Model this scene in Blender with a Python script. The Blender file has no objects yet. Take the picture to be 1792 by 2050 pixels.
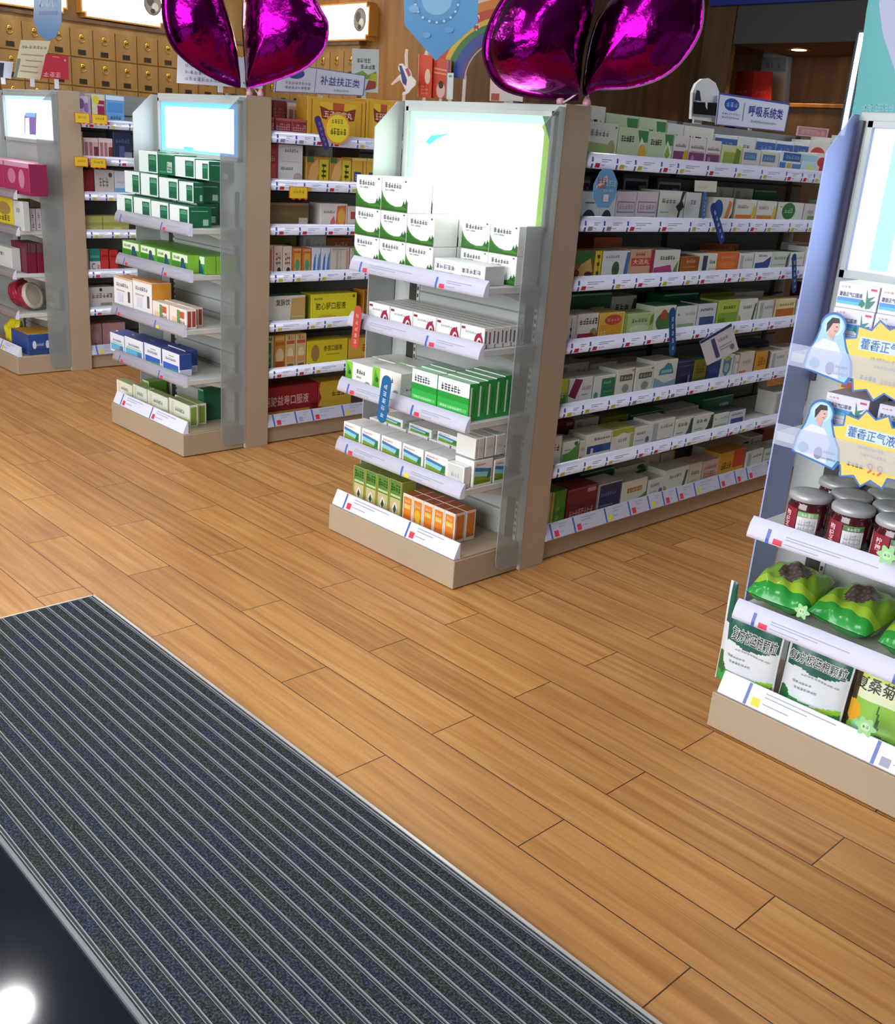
import bpy, bmesh, math, random
from mathutils import Vector, Matrix
S = bpy.context.scene
COL = S.collection
rnd = random.Random(7)
# ---------------------------------------------------------------- camera
CAM_H, FPX, PITCH, ROLL, YAW = 1.4, 2043.64, .340320455, .0741112353, -.78906
_c, _s = math.cos, math.sin
fwd = Vector((_s(YAW)*_c(PITCH), _c(YAW)*_c(PITCH), -_s(PITCH)))
_r0 = Vector((_c(YAW), -_s(YAW), 0)); _u0 = _r0.cross(fwd)
right = _c(ROLL)*_r0 + _s(ROLL)*_u0
up = -_s(ROLL)*_r0 + _c(ROLL)*_u0
cam = bpy.data.cameras.new('camera'); cam_o = bpy.data.objects.new('camera', cam); COL.objects.link(cam_o)
M = Matrix((right, up, -fwd)).transposed().to_4x4(); M.translation = (0, 0, CAM_H)
cam_o.matrix_world = M
cam.sensor_fit = 'VERTICAL'; cam.sensor_height = 36; cam.lens = FPX*36/2050; cam.clip_start = .05
S.camera = cam_o
EYE = Vector((0, 0, CAM_H))
def at(u, v, ax, val):
    'point seen at pixel (u, v) of the photo on the plane axis = val (metres)'
    d = right*((u-896)/FPX) - up*((v-1025)/FPX) + fwd
    return EYE + d*((val-EYE[ax])/d[ax])
def atv(u, v, p0, n):
    d = right*((u-896)/FPX) - up*((v-1025)/FPX) + fwd
    return EYE + d*((p0-EYE).dot(n)/d.dot(n))
def along(u, p, ax):
    'move point p along axis ax until it is seen at pixel column u'
    w = right*FPX - fwd*(u-896)
    q = p-EYE
    q[ax] = 0
    return -q.dot(w)/w[ax] + EYE[ax]
# ---------------------------------------------------------------- view, world, light
S.view_settings.view_transform = 'Standard'; S.view_settings.look = 'None'
S.view_settings.exposure = 0.4; S.view_settings.gamma = 1; S.view_settings.use_curve_mapping = False
S.cycles.use_denoising = True
S.cycles.max_bounces = 8; S.cycles.transparent_max_bounces = 12
S.cycles.sample_clamp_indirect = 6
W = bpy.data.worlds.new('world'); S.world = W; W.use_nodes = True
W.node_tree.nodes['Background'].inputs[0].default_value = (.8, .87, 1, 1)
W.node_tree.nodes['Background'].inputs[1].default_value = .14
def area(name, loc, target, sx, sy, power, col):
    l = bpy.data.lights.new(name, 'AREA'); l.shape = 'RECTANGLE'; l.size = sx; l.size_y = sy; l.energy = power; l.color = col
    o = bpy.data.objects.new(name, l); COL.objects.link(o); o.location = loc
    o.rotation_euler = (Vector(target)-Vector(loc)).to_track_quat('-Z', 'Y').to_euler()
    return o
area('assumed_front_light', (-1.9, -2.6, 1.9), (-2.3, 2.2, .5), 4.6, 2.4, 215, (.95, .97, 1))  # unseen area light added for assumed daylight from the front; no window built
# ---------------------------------------------------------------- materials
def lin(h):
    h = h.lstrip('#')
    if len(h) == 3: h = ''.join(c*2 for c in h)
    r = [int(h[i:i+2], 16)/255 for i in (0, 2, 4)]
    return tuple(c/12.92 if c <= .04045 else ((c+.055)/1.055)**2.4 for c in r)+(1,)
_m = {}
def mat(h, rough=.42, metal=0, emit=0, coat=0, spec=.5):
    k = (h, rough, metal, emit, coat, spec)
    if k in _m: return _m[k]
    m = bpy.data.materials.new('m_'+h); m.use_nodes = True
    b = m.node_tree.nodes['Principled BSDF']
    b.inputs['Base Color'].default_value = lin(h); b.inputs['Roughness'].default_value = rough
    b.inputs['Metallic'].default_value = metal; b.inputs['Specular IOR Level'].default_value = spec
    if coat: b.inputs['Coat Weight'].default_value = coat; b.inputs['Coat Roughness'].default_value = .12
    if emit: b.inputs['Emission Color'].default_value = lin(h); b.inputs['Emission Strength'].default_value = emit
    _m[k] = m
    return m
def nodes(name):
    m = bpy.data.materials.new(name); m.use_nodes = True
    return m, m.node_tree, m.node_tree.nodes['Principled BSDF']
def N(t, typ, **kw):
    n = t.nodes.new(typ)
    for k, v in kw.items():
        if k.startswith('i_'): n.inputs[k[2:].replace('_', ' ')].default_value = v
        else: setattr(n, k, v)
    return n
def ramp(t, stops):
    r = t.nodes.new('ShaderNodeValToRGB'); e = r.color_ramp.elements
    while len(e) < len(stops): e.new(.5)
    for x, (p, c) in zip(e, stops): x.position = p; x.color = lin(c) if isinstance(c, str) else c
    return r
def m_planks():
    m, t, b = nodes('wood_planks'); L = t.links.new
    tc = N(t, 'ShaderNodeTexCoord'); mp = N(t, 'ShaderNodeMapping'); mp.inputs['Location'].default_value = (2.0415, -1.284, 0)
    L(tc.outputs['Object'], mp.inputs['Vector'])
    br = N(t, 'ShaderNodeTexBrick', offset=.5, offset_frequency=2, squash=1)
    br.inputs['Scale'].default_value = 1; br.inputs['Brick Width'].default_value = .883; br.inputs['Row Height'].default_value = .1535
    br.inputs['Mortar Size'].default_value = .0016; br.inputs['Mortar Smooth'].default_value = .15; br.inputs['Bias'].default_value = 0
    br.inputs['Color1'].default_value = (.35, .35, .35, 1); br.inputs['Color2'].default_value = (.75, .75, .75, 1); br.inputs['Mortar'].default_value = (.0, .0, .0, 1)
    L(mp.outputs[0], br.inputs['Vector'])
    g = N(t, 'ShaderNodeMapping'); g.inputs['Scale'].default_value = (1.1, 22, 1); L(tc.outputs['Object'], g.inputs['Vector'])
    off = N(t, 'ShaderNodeMixRGB', blend_type='ADD'); off.inputs[0].default_value = 1
    sc = N(t, 'ShaderNodeMixRGB', blend_type='MULTIPLY'); sc.inputs[0].default_value = 1; sc.inputs[2].default_value = (9, 5, 0, 1)
    L(br.outputs['Color'], sc.inputs[1]); L(g.outputs[0], off.inputs[1]); L(sc.outputs[0], off.inputs[2])
    n1 = N(t, 'ShaderNodeTexNoise'); n1.inputs['Scale'].default_value = 1.6; n1.inputs['Detail'].default_value = 7; n1.inputs['Roughness'].default_value = .62
    n1.inputs['Distortion'].default_value = .5; L(off.outputs[0], n1.inputs['Vector'])
    r = ramp(t, [(.22, '9a6632'), (.4, 'b67f45'), (.56, 'c79254'), (.78, 'd8a66b')]); L(n1.outputs['Fac'], r.inputs[0])
    tint = N(t, 'ShaderNodeMixRGB', blend_type='OVERLAY'); tint.inputs[0].default_value = .28; L(r.outputs[0], tint.inputs[1]); L(br.outputs['Color'], tint.inputs[2])
    big = N(t, 'ShaderNodeTexNoise'); big.inputs['Scale'].default_value = 1.3; big.inputs['Detail'].default_value = 2; L(tc.outputs['Object'], big.inputs['Vector'])
    rb = ramp(t, [(.35, (.86, .8, .78, 1)), (.65, (1.04, 1.02, .98, 1))]); L(big.outputs['Fac'], rb.inputs[0])
    mu = N(t, 'ShaderNodeMixRGB', blend_type='MULTIPLY'); mu.inputs[0].default_value = .8; L(tint.outputs[0], mu.inputs[1]); L(rb.outputs[0], mu.inputs[2])
    mo = N(t, 'ShaderNodeMixRGB'); mo.inputs[2].default_value = lin('4a2f1a'); L(br.outputs['Fac'], mo.inputs[0]); L(mu.outputs[0], mo.inputs[1])
    L(mo.outputs[0], b.inputs['Base Color']); b.inputs['Roughness'].default_value = .36; b.inputs['Specular IOR Level'].default_value = .42
    bp = N(t, 'ShaderNodeBump'); bp.inputs['Strength'].default_value = .25; bp.inputs['Distance'].default_value = .002
    iv = N(t, 'ShaderNodeMath', operation='SUBTRACT'); iv.inputs[0].default_value = 1; L(br.outputs['Fac'], iv.inputs[1]); L(iv.outputs[0], bp.inputs['Height'])
    L(bp.outputs[0], b.inputs['Normal'])
    return m
def m_wood(name, stops, scale=(1, 14, 1.2), rough=.45):
    m, t, b = nodes(name); L = t.links.new
    tc = N(t, 'ShaderNodeTexCoord'); g = N(t, 'ShaderNodeMapping'); g.inputs['Scale'].default_value = scale; L(tc.outputs['Object'], g.inputs['Vector'])
    n = N(t, 'ShaderNodeTexNoise'); n.inputs['Scale'].default_value = 2.2; n.inputs['Detail'].default_value = 6; L(g.outputs[0], n.inputs['Vector'])
    r = ramp(t, stops); L(n.outputs['Fac'], r.inputs[0]); L(r.outputs[0], b.inputs['Base Color']); b.inputs['Roughness'].default_value = rough
    return m
def m_carpet(name, c1, c2):
    m, t, b = nodes(name); L = t.links.new
    tc = N(t, 'ShaderNodeTexCoord'); n = N(t, 'ShaderNodeTexNoise'); n.inputs['Scale'].default_value = 230; n.inputs['Detail'].default_value = 4; L(tc.outputs['Object'], n.inputs['Vector'])
    mp = N(t, 'ShaderNodeMapping'); mp.inputs['Scale'].default_value = (3, 26, 1); L(tc.outputs['Object'], mp.inputs['Vector'])
    v = N(t, 'ShaderNodeTexNoise'); v.inputs['Scale'].default_value = 1.6; v.inputs['Detail'].default_value = 1; L(mp.outputs[0], v.inputs['Vector'])
    r2 = ramp(t, [(.44, c1), (.56, c2)]); L(v.outputs['Fac'], r2.inputs[0])
    r = ramp(t, [(.34, (.35, .35, .35, 1)), (.5, (.9, .9, .9, 1)), (.68, (2.3, 2.3, 2.3, 1))]); L(n.outputs['Fac'], r.inputs[0])
    mx = N(t, 'ShaderNodeMixRGB', blend_type='MULTIPLY'); mx.inputs[0].default_value = 1; L(r.outputs[0], mx.inputs[1]); L(r2.outputs[0], mx.inputs[2])
    L(mx.outputs[0], b.inputs['Base Color']); b.inputs['Roughness'].default_value = .95; b.inputs['Specular IOR Level'].default_value = .08
    bp = N(t, 'ShaderNodeBump'); bp.inputs['Strength'].default_value = .4; bp.inputs['Distance'].default_value = .003; L(n.outputs['Fac'], bp.inputs['Height']); L(bp.outputs[0], b.inputs['Normal'])
    return m
def m_foil():
    m, t, b = nodes('purple_foil'); L = t.links.new
    b.inputs['Base Color'].default_value = (.22, .002, .165, 1); b.inputs['Metallic'].default_value = 1; b.inputs['Roughness'].default_value = .17
    tc = N(t, 'ShaderNodeTexCoord'); n = N(t, 'ShaderNodeTexNoise'); n.inputs['Scale'].default_value = 14; n.inputs['Detail'].default_value = 4; L(tc.outputs['Object'], n.inputs['Vector'])
    bp = N(t, 'ShaderNodeBump'); bp.inputs['Strength'].default_value = .35; bp.inputs['Distance'].default_value = .02; L(n.outputs['Fac'], bp.inputs['Height']); L(bp.outputs[0], b.inputs['Normal'])
    return m
def m_clear(name, col, alpha, rough=.1):
    m, t, b = nodes(name)
    b.inputs['Base Color'].default_value = lin(col); b.inputs['Alpha'].default_value = alpha; b.inputs['Roughness'].default_value = rough
    return m
def m_metal(name, col, rough=.35):
    m, t, b = nodes(name); L = t.links.new
    tc = N(t, 'ShaderNodeTexCoord'); n = N(t, 'ShaderNodeTexNoise'); n.inputs['Scale'].default_value = 3; L(tc.outputs['Object'], n.inputs['Vector'])
    r = ramp(t, [(.3, tuple(c*.93 for c in lin(col)[:3])+(1,)), (.7, col)]); L(n.outputs['Fac'], r.inputs[0]); L(r.outputs[0], b.inputs['Base Color'])
    b.inputs['Roughness'].default_value = rough
    return m
M_POST = m_metal('beige_powder_coat', 'b29f86', .5)
M_PANEL = m_metal('grey_panel', 'b9beba', .4)
M_BACK = m_metal('grey_slotted_back', '8c8f8c', .5)
M_SHELF = m_metal('pale_shelf_metal', 'd2d4cd', .4)
M_RAIL2 = mat('c6c8da', .16, 0, 0, .7)
M_DARK = mat('3c3a36', .5)
M_RAIL = mat('e8eaff', .2, 0, 0, .6)
M_ACRYL = m_clear('frosted_acrylic', 'a4aaa8', .5, .3)
M_ACRYL_L = m_clear('frosted_acrylic_sign_lit', 'b4bab8', .86, .3)  # paler, denser copy for left screens: the sign's light put into the colour
M_ACRYL_B = m_clear('blue_glow_acrylic', 'aab8e8', .82, .45)  # blue light from the light box painted into the acrylic's colour
M_CLEAR = m_clear('clear_acrylic', 'dfe8ff', .28, .06)
M_FOIL = m_foil()
# ---------------------------------------------------------------- mesh building
_tx = {}
def glyphs(s, bold=.01):
    if (s, bold) in _tx: return _tx[(s, bold)]
    cu = bpy.data.curves.new('lettering', 'FONT'); cu.body = s; cu.offset = bold; cu.resolution_u = 3
    o = bpy.data.objects.new('lettering', cu); COL.objects.link(o)
    me = bpy.data.meshes.new_from_object(o.evaluated_get(bpy.context.evaluated_depsgraph_get()))
    vs = [(v.co.x, v.co.y) for v in me.vertices]; fs = [tuple(p.vertices) for p in me.polygons]
    bpy.data.objects.remove(o); bpy.data.curves.remove(cu); bpy.data.meshes.remove(me)
    x0 = min(v[0] for v in vs); x1 = max(v[0] for v in vs); y0 = min(v[1] for v in vs); y1 = max(v[1] for v in vs)
    vs = [((x-x0)/(x1-x0), (y-y0)/(y1-y0)) for x, y in vs]
    _tx[(s, bold)] = (vs, fs)
    return vs, fs
def R(x0, y0, x1, y1, c): return ('p', [(x0, y0), (x1, y0), (x1, y1), (x0, y1)], c)
def P(pts, c): return ('p', pts, c)
def E(cx, cy, rx, ry, c, a0=0, a1=360, n=20):
    return ('p', [(cx+rx*_c(math.radians(a0+(a1-a0)*k/n)), cy+ry*_s(math.radians(a0+(a1-a0)*k/n))) for k in range(n+(a1-a0 < 360))], c)
def T(s, x0, y0, x1, y1, c): return ('t', s, x0, y0, x1, y1, c)
def G(x0, y0, x1, y1, n, c): return ('g', x0, y0, x1, y1, n, c)
class MB:
    def __init__(s): s.v = []; s.f = []; s.mi = []; s.ms = []; s.sm = []
    def m(s, m):
        if m not in s.ms: s.ms.append(m)
        return s.ms.index(m)
    def face(s, pts, m, smooth=False):
        b = len(s.v); s.v += [tuple(p) for p in pts]; s.f.append(tuple(range(b, b+len(pts)))); s.mi.append(s.m(m)); s.sm.append(smooth)
    def raw(s, vs, fs, m, smooth=False):
        b = len(s.v); s.v += [tuple(p) for p in vs]; k = s.m(m)
        for f in fs: s.f.append(tuple(i+b for i in f)); s.mi.append(k); s.sm.append(smooth)
    def box(s, x0, y0, z0, x1, y1, z1, m, c=0, top=None, side=None):
        'box with corner chamfer c'
        if c:
            bm = bmesh.new(); bmesh.ops.create_cube(bm, size=1)
            for v in bm.verts: v.co = ((x0+x1)/2+v.co.x*(x1-x0), (y0+y1)/2+v.co.y*(y1-y0), (z0+z1)/2+v.co.z*(z1-z0))
            bmesh.ops.bevel(bm, geom=bm.edges[:], offset=c, segments=1, affect='EDGES', profile=.5)
            bm.verts.index_update(); bm.normal_update()
            vs = [tuple(v.co) for v in bm.verts]
            for f in bm.faces:
                mm = m
                if top and f.normal.z > .9: mm = top
                if side and abs(f.normal.x) > .9: mm = side
                s.face([vs[v.index] for v in f.verts], mm)
            bm.free()
        else:
            p = [(x, y, z) for z in (z0, z1) for y in (y0, y1) for x in (x0, x1)]
            for q, mm in (((0, 2, 3, 1), m), ((4, 5, 7, 6), top or m), ((0, 1, 5, 4), m), ((2, 6, 7, 3), m), ((0, 4, 6, 2), side or m), ((1, 3, 7, 5), side or m)):
                s.face([p[i] for i in q], mm)
    def prism(s, poly, fn, t0, t1, m, cap=None):
        'polygon swept from t0 to t1; fn(a, b, t) gives the point'
        A = [fn(a, b, t0) for a, b in poly]; B = [fn(a, b, t1) for a, b in poly]
        s.face(A[::-1], cap or m); s.face(B, cap or m)
        for i in range(len(poly)):
            j = (i+1) % len(poly); s.face([A[i], A[j], B[j], B[i]], m)
    def tube(s, pts, r, m, n=8, r1=None):
        pts = [Vector(p) for p in pts]; rings = []
        for i, p in enumerate(pts):
            d = (pts[min(i+1, len(pts)-1)]-pts[max(i-1, 0)]).normalized()
            a = d.orthogonal().normalized(); b = d.cross(a)
            rr = r if r1 is None else r+(r1-r)*i/(len(pts)-1)
            rings.append([p+a*rr*_c(2*math.pi*k/n)+b*rr*_s(2*math.pi*k/n) for k in range(n)])
        for A, B in zip(rings, rings[1:]):
            for k in range(n): s.face([A[k], A[(k+1) % n], B[(k+1) % n], B[k]], m, True)
        s.face(rings[0][::-1], m); s.face(rings[-1], m)
    def lathe(s, prof, m, n=28, o=(0, 0, 0)):
        rg = [[(o[0]+r*_c(2*math.pi*k/n), o[1]+r*_s(2*math.pi*k/n), o[2]+z) for k in range(n)] for r, z in prof]
        vs = [p for r in rg for p in r]; fs = []
        for i in range(len(rg)-1):
            for k in range(n): fs.append((i*n+k, i*n+(k+1) % n, (i+1)*n+(k+1) % n, (i+1)*n+k))
        s.raw(vs, fs, m, True)
        s.face(rg[0][::-1], m); s.face(rg[-1], m)
    def ops(s, fr, ops, emit=0, seg=1, eps=.00025, W=1, H=1, seed=1):
        'printed design: fr(x, y, off) maps 0..1 print coordinates onto the surface'
        rr = random.Random(seed); k = 1
        for op in ops:
            off = eps*k; k += 1
            c = mat(op[-1], .45, 0, emit)
            if op[0] == 'p':
                pts = op[1]
                if seg > 1:
                    pts = [(pts[i][0]+(pts[(i+1) % len(pts)][0]-pts[i][0])*j/seg, pts[i][1]+(pts[(i+1) % len(pts)][1]-pts[i][1])*j/seg) for i in range(len(pts)) for j in range(seg)]
                    if len(op[1]) == 4:
                        (xa, ya), (xb, yb) = op[1][0], op[1][2]
                        for j in range(seg):
                            x = xa+(xb-xa)*j/seg; x2 = xa+(xb-xa)*(j+1)/seg
                            s.face([fr(x, ya, off), fr(x2, ya, off), fr(x2, yb, off), fr(x, yb, off)], c)
                        continue
                s.face([fr(x, y, off) for x, y in pts], c)
            elif op[0] == 't':
                vs, fs = glyphs(op[1]); _, _, x0, y0, x1, y1, _ = op
                s.raw([fr(x0+(x1-x0)*x, y0+(y1-y0)*y, off) for x, y in vs], fs, c)
            else:
                _, x0, y0, x1, y1, n, _ = op; w = (x1-x0)/n
                for i in range(n):
                    a = x0+w*i+w*.08; b = a+w*.84; h = y1-y0
                    for q in range(rr.choice((2, 3))):
                        y = y0+h*(q+.35*rr.random()+.15)/3; s.face([fr(a+w*.2*rr.random(), y, off), fr(b, y, off), fr(b, y+h*.15, off), fr(a, y+h*.15, off)], c)
                    for q in range(rr.choice((1, 2))):
                        x = a+(b-a)*(.1+.7*rr.random()); s.face([fr(x, y0, off), fr(x+w*.14, y0, off), fr(x+w*.14, y1-h*.2*rr.random(), off), fr(x, y1, off)], c)
    def mesh(s, name):
        me = bpy.data.meshes.new(name); me.from_pydata(s.v, [], s.f); me.polygons.foreach_set('material_index', s.mi); me.polygons.foreach_set('use_smooth', s.sm)
        for m in s.ms: me.materials.append(m)
        if any(s.sm):
            bm = bmesh.new(); bm.from_mesh(me); bmesh.ops.remove_doubles(bm, verts=bm.verts[:], dist=1e-6); bm.to_mesh(me); bm.free()
        me.update(); return me
    def build(s, name, parent=None, loc=None):
        o = bpy.data.objects.new(name, s.mesh(name)); COL.objects.link(o)
        if parent: o.parent = parent
        if loc: o.location = loc
        return o
def tag(o, label, cat, group=None):
    if len(label.split()) > 16: label = label.replace('from the post', 'from post').replace(' row back', ' row')
    n = len(label.split())
    if not 4 <= n <= 16: print('LABEL WORDS', n, label)
    o['label'] = label; o['category'] = cat
    if group: o['group'] = group
    return o
def empty(name, loc, rz=0):
    o = bpy.data.objects.new(name, None); COL.objects.link(o); o.location = loc; o.rotation_euler = (0, 0, rz); o.empty_display_size = .05
    return o
def struct(o): o['kind'] = 'structure'; return o
def flat(o, ux, uy, n):
    o, ux, uy, n = Vector(o), Vector(ux), Vector(uy), Vector(n)
    return lambda x, y, f: o+ux*x+uy*y+n*f
ORD = 'first second third fourth fifth sixth seventh eighth ninth tenth eleventh twelfth thirteenth fourteenth fifteenth sixteenth seventeenth eighteenth nineteenth twentieth twenty-first twenty-second twenty-third twenty-fourth'.split()
# ---------------------------------------------------------------- room
b = MB(); b.face([(-9, .6, 0), (4, .6, 0), (4, 9, 0), (-9, 9, 0)], m_planks()); struct(b.build('floor'))
def m_tile():
    m, t, bs = nodes('black_polished_tile'); L = t.links.new
    tc = N(t, 'ShaderNodeTexCoord'); n = N(t, 'ShaderNodeTexNoise'); n.inputs['Scale'].default_value = 4; L(tc.outputs['Object'], n.inputs['Vector'])
    r = ramp(t, [(.3, '12161f'), (.7, '181d28')]); L(n.outputs['Fac'], r.inputs[0]); L(r.outputs[0], bs.inputs['Base Color'])
    bs.inputs['Roughness'].default_value = .075; bs.inputs['Specular IOR Level'].default_value = .6
    return m
b = MB(); b.face([(-9, -4, 0), (4, -4, 0), (4, .6, 0), (-9, .6, 0)], m_tile()); struct(b.build('floor_entrance'))
# ribbed entrance mat
MY0, MY1, MX0, MX1 = .606, 1.274, -2.83, 1.6
me_ = empty('entrance_mat', ((MX0+MX1)/2, MY0, 0)); tag(me_, 'long charcoal ribbed entrance mat with pale metal lines on the wooden floor', 'mat')
def mat_part(nm, mb): o = mb.build(nm, me_); o.location = (-(MX0+MX1)/2, -MY0, 0); return o
ca = cb = m_carpet('charcoal_pile', '353a38', '343844'); alu = mat('a8abb0', .4, .3); NS = 20; pit = .0339
b1, b2, b3 = MB(), MB(), MB()
for i in range(NS):
    y = .6166+pit*i
    b1.box(MX0+.004, y+.0052, .0005, MX1, min(y+pit-.0052, MY1-.006), .008, ca)
    for dy in (-.0044, .0032): b2.box(MX0+.004, y+dy, .0005, MX1, y+dy+.001, .0078, alu)
b2.box(MX0+.004, MY0, .0004, MX1, MY1-.004, .003, M_DARK)
b3.box(MX0, MY1-.004, 0, MX1, MY1+.003, .0095, mat('d8d4cc', .3, .5)); b3.box(MX0, MY0, 0, MX0+.006, MY1, .0095, mat('d8d4cc', .3, .5)); b3.box(MX0, MY0-.006, 0, MX1, MY0+.002, .008, mat('84878a', .4, .5))
mat_part('carpet_strips', b1); mat_part('scraper_bars', b2); mat_part('edge_trim', b3)
# shell
CZ = 2.85
WD_L = m_wood('golden_wood', [(.3, '84602f'), (.55, '9c7640'), (.75, 'ac874e')], (3, 3, .6))
WD_D = m_wood('brown_wood', [(.3, '523c26'), (.55, '684d31'), (.75, '765a3b')], (6, 6, .5))
WD_B = m_wood('back_wood', [(.3, '805426'), (.55, '9c6b31'), (.75, 'ab7a3c')], (6, 6, .4))
b = MB(); b.face([(-9, -4, CZ), (4, -4, CZ), (4, 9, CZ), (-9, 9, CZ)], mat('8d93a0', .7)); struct(b.build('ceiling'))
b = MB(); b.box(-8.2, -4, 0, -8.06, 5.45, CZ, WD_L); struct(b.build('wall_left'))
b = MB(); b.box(-8.06, 5.36, 0, -4.95, 5.5, CZ, WD_B); struct(b.build('wall_back'))
b = MB(); b.box(-5.05, 5.5, 0, -4.95, 8.2, CZ, WD_D); struct(b.build('wall_passage'))
b = MB(); b.box(-5.05, 8.2, 0, 3.5, 8.3, CZ, WD_D); struct(b.build('wall_far'))
b = MB(); b.box(3.4, -4, 0, 3.5, 8.2, CZ, mat('8a867c', .7)); struct(b.build('wall_right'))
# dim niche with lowered ceiling beyond the green-lit rack
p0, p1 = at(1472, 88, 1, 7.3), at(1700, 88, 1, 7.3)
b = MB(); b.box(p0.x-.02, 7.3, p0.z, 1.5, 8.19, CZ-.005, mat('4d4a4a', .7)); struct(b.build('trim_soffit'))
q = at(1600, 5, 1, 7.28)
b = MB(); b.box(-4.9, 7.24, q.z, 1.5, 7.298, q.z+.2, mat('2a3d9a', .4)); struct(b.build('trim_cornice'))
b = MB(); b.box(at(1385, 200, 1, 7.3).x, 7.3, 0, p0.x-.03, 7.36, CZ-.01, WD_D); struct(b.build('wall_niche'))
b = MB(); x0, x1 = at(1335, 200, 1, 7.3).x, at(1384, 200, 1, 7.3).x; b.box(x0, 7.3, .02, x1, 7.34, 2.55, mat('0f0d0c', .6)); struct(b.build('door_1'))
dl = empty('downlight', (at(1585, 88, 1, 7.5).x, 7.62, p0.z)); tag(dl, 'warm downlight set in the grey soffit over the niche', 'light')
b = MB(); b.lathe([(.07, -.012), (.085, -.012), (.085, -.0005)], mat('c9a86a', .3, .8), 20); b.build('ring', dl)
b = MB(); b.lathe([(.055, -.0135), (.055, -.0125)], mat('ffc56a', .3, 0, 14), 20); b.build('lens', dl)
l = bpy.data.lights.new('niche_spot', 'SPOT'); l.energy = 12; l.color = (1, .66, .3); l.spot_size = 2.2; l.shadow_soft_size = .05
o = bpy.data.objects.new('niche_spot', l); COL.objects.link(o); o.location = (dl.location.x, 7.62, p0.z-.05)
# ceiling luminaires (panels assumed, all above the picture; they light the shop and show in the foil and the black tile)
def assumed_ceiling_light(x, y, sx, sy, e, label, col='f4f7ff'):
    t = empty('assumed_ceiling_light', (x, y, CZ)); tag(t, label, 'light', 'assumed ceiling lights of the shop')
    f = MB(); f.box(-sx/2-.02, -sy/2-.02, -.03, sx/2+.02, sy/2+.02, -.001, mat('d8dadd', .4)); f.build('frame', t)
    d = MB(); d.box(-sx/2, -sy/2, -.034, sx/2, sy/2, -.031, mat(col, .5, 0, e)); d.build('diffuser', t)
for x, y, e in ((-1.75, 1.0, 11), (-3.3, .8, 11), (-5.6, .5, 12), (-3.7, -1.4, 10), (-1.6, -1.4, 10)):
    assumed_ceiling_light(x, y, .3, 1.2, e, 'assumed unseen white ceiling light panel over the entrance end of the shop')
for x, y, e in ((-3.3, 3.6, 7), (-5.2, 3.4, 8), (-7.2, 3.2, 10), (-7.0, 4.5, 8), (-1.0, 4.5, 12), (-1.4, 5.6, 9)):  # last two added, out of view, to light the long-side carton fronts
    assumed_ceiling_light(x, y, .3, 1.2, e, 'assumed unseen white ceiling light panel over the aisles between racks')
t = empty('ceiling_spot', (-4.227, 1.375, CZ)); tag(t, 'round bright ceiling spot mirrored in the black floor', 'light')
b = MB(); b.lathe([(.085, -.02), (.11, -.02), (.11, -.001)], mat('d0d2d5', .4)); b.build('ring', t)
b = MB(); b.lathe([(.08, -.021), (.08, -.0205)], mat('ffffff', .5, 0, 120)); b.build('lens', t)
# ---------------------------------------------------------------- racks
ZS = [1.375, 1.175, .980, .768, .541, .320, .085]         # underside of each price rail, top shelf first
ZE = [.975, .780, .545, .320, .106]
PROF = [(.004, 0), (.021, .0015), (.021, .011), (.013, .036), (.0, .052)]
PROF_S = [(.002, 0), (.012, .001), (.0165, .018), (.0145, .036), (.003, .05)]
PROF_B = [(.024, 0), (.026, .004), (.003, .056), (0, .057)]
def rail(mb, p, a, o, L, prof, divs, seed, m=None, red=.45):
    rr = random.Random(seed); p, a, o = Vector(p), Vector(a), Vector(o); Z = Vector((0, 0, 1)); m = m or M_RAIL
    A = [p+o*x+Z*z for x, z in prof]
    back = p+Z*prof[-1][1]
    for q, q2 in zip(A, A[1:]): mb.face([q, q+a*L, q2+a*L, q2], m, len(prof) > 4)
    mb.face([p-o*.002, *A, back-o*.002], m); mb.face([x+a*L for x in (p-o*.002, *A, back-o*.002)], m)
    z0, z1 = prof[1][1], prof[-2][1]
    def pt(z):
        z = z0+(z1-z0)*z
        for (xa, za), (xb, zb) in zip(prof[1:], prof[2:]):
            if z <= zb+1e-9: return xa+(xb-xa)*(z-za)/(zb-za), z
        return prof[-1]
    def strip(x0, x1, t0, t1, c, off):
        ts = [t0+(t1-t0)*k/3 for k in range(4)]
        for ta, tb in zip(ts, ts[1:]):
            (oa, za), (ob, zb) = pt(ta), pt(tb)
            q = [p+o*(oo+off)+Z*zz for oo, zz in ((oa, za), (ob, zb))]
            mb.face([q[0]+a*x0, q[0]+a*x1, q[1]+a*x1, q[1]+a*x0], c)
    blue, gr = mat('4a66b4', .4), mat('9aa0b4', .5)
    divs = sorted(divs)+[L]
    for d, e in zip(divs, divs[1:]):
        strip(d, min(d+.009, L), 0, 1, blue, .0006)
        if e-d < .045: continue
        k = rr.random(); c = mat('d8374e', .5) if k < red else mat('dcd23c', .5) if k < .85 else gr
        strip(d+.02, d+.044, .08, .48, c, .0007)
        for t, w in ((.62, .4), (.8, .65), (.3, .25)):
            x = d+.05; strip(x, min(x+(e-d-.05)*w, L), t, t+.06, gr, .0007)
RACKS = {}
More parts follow.
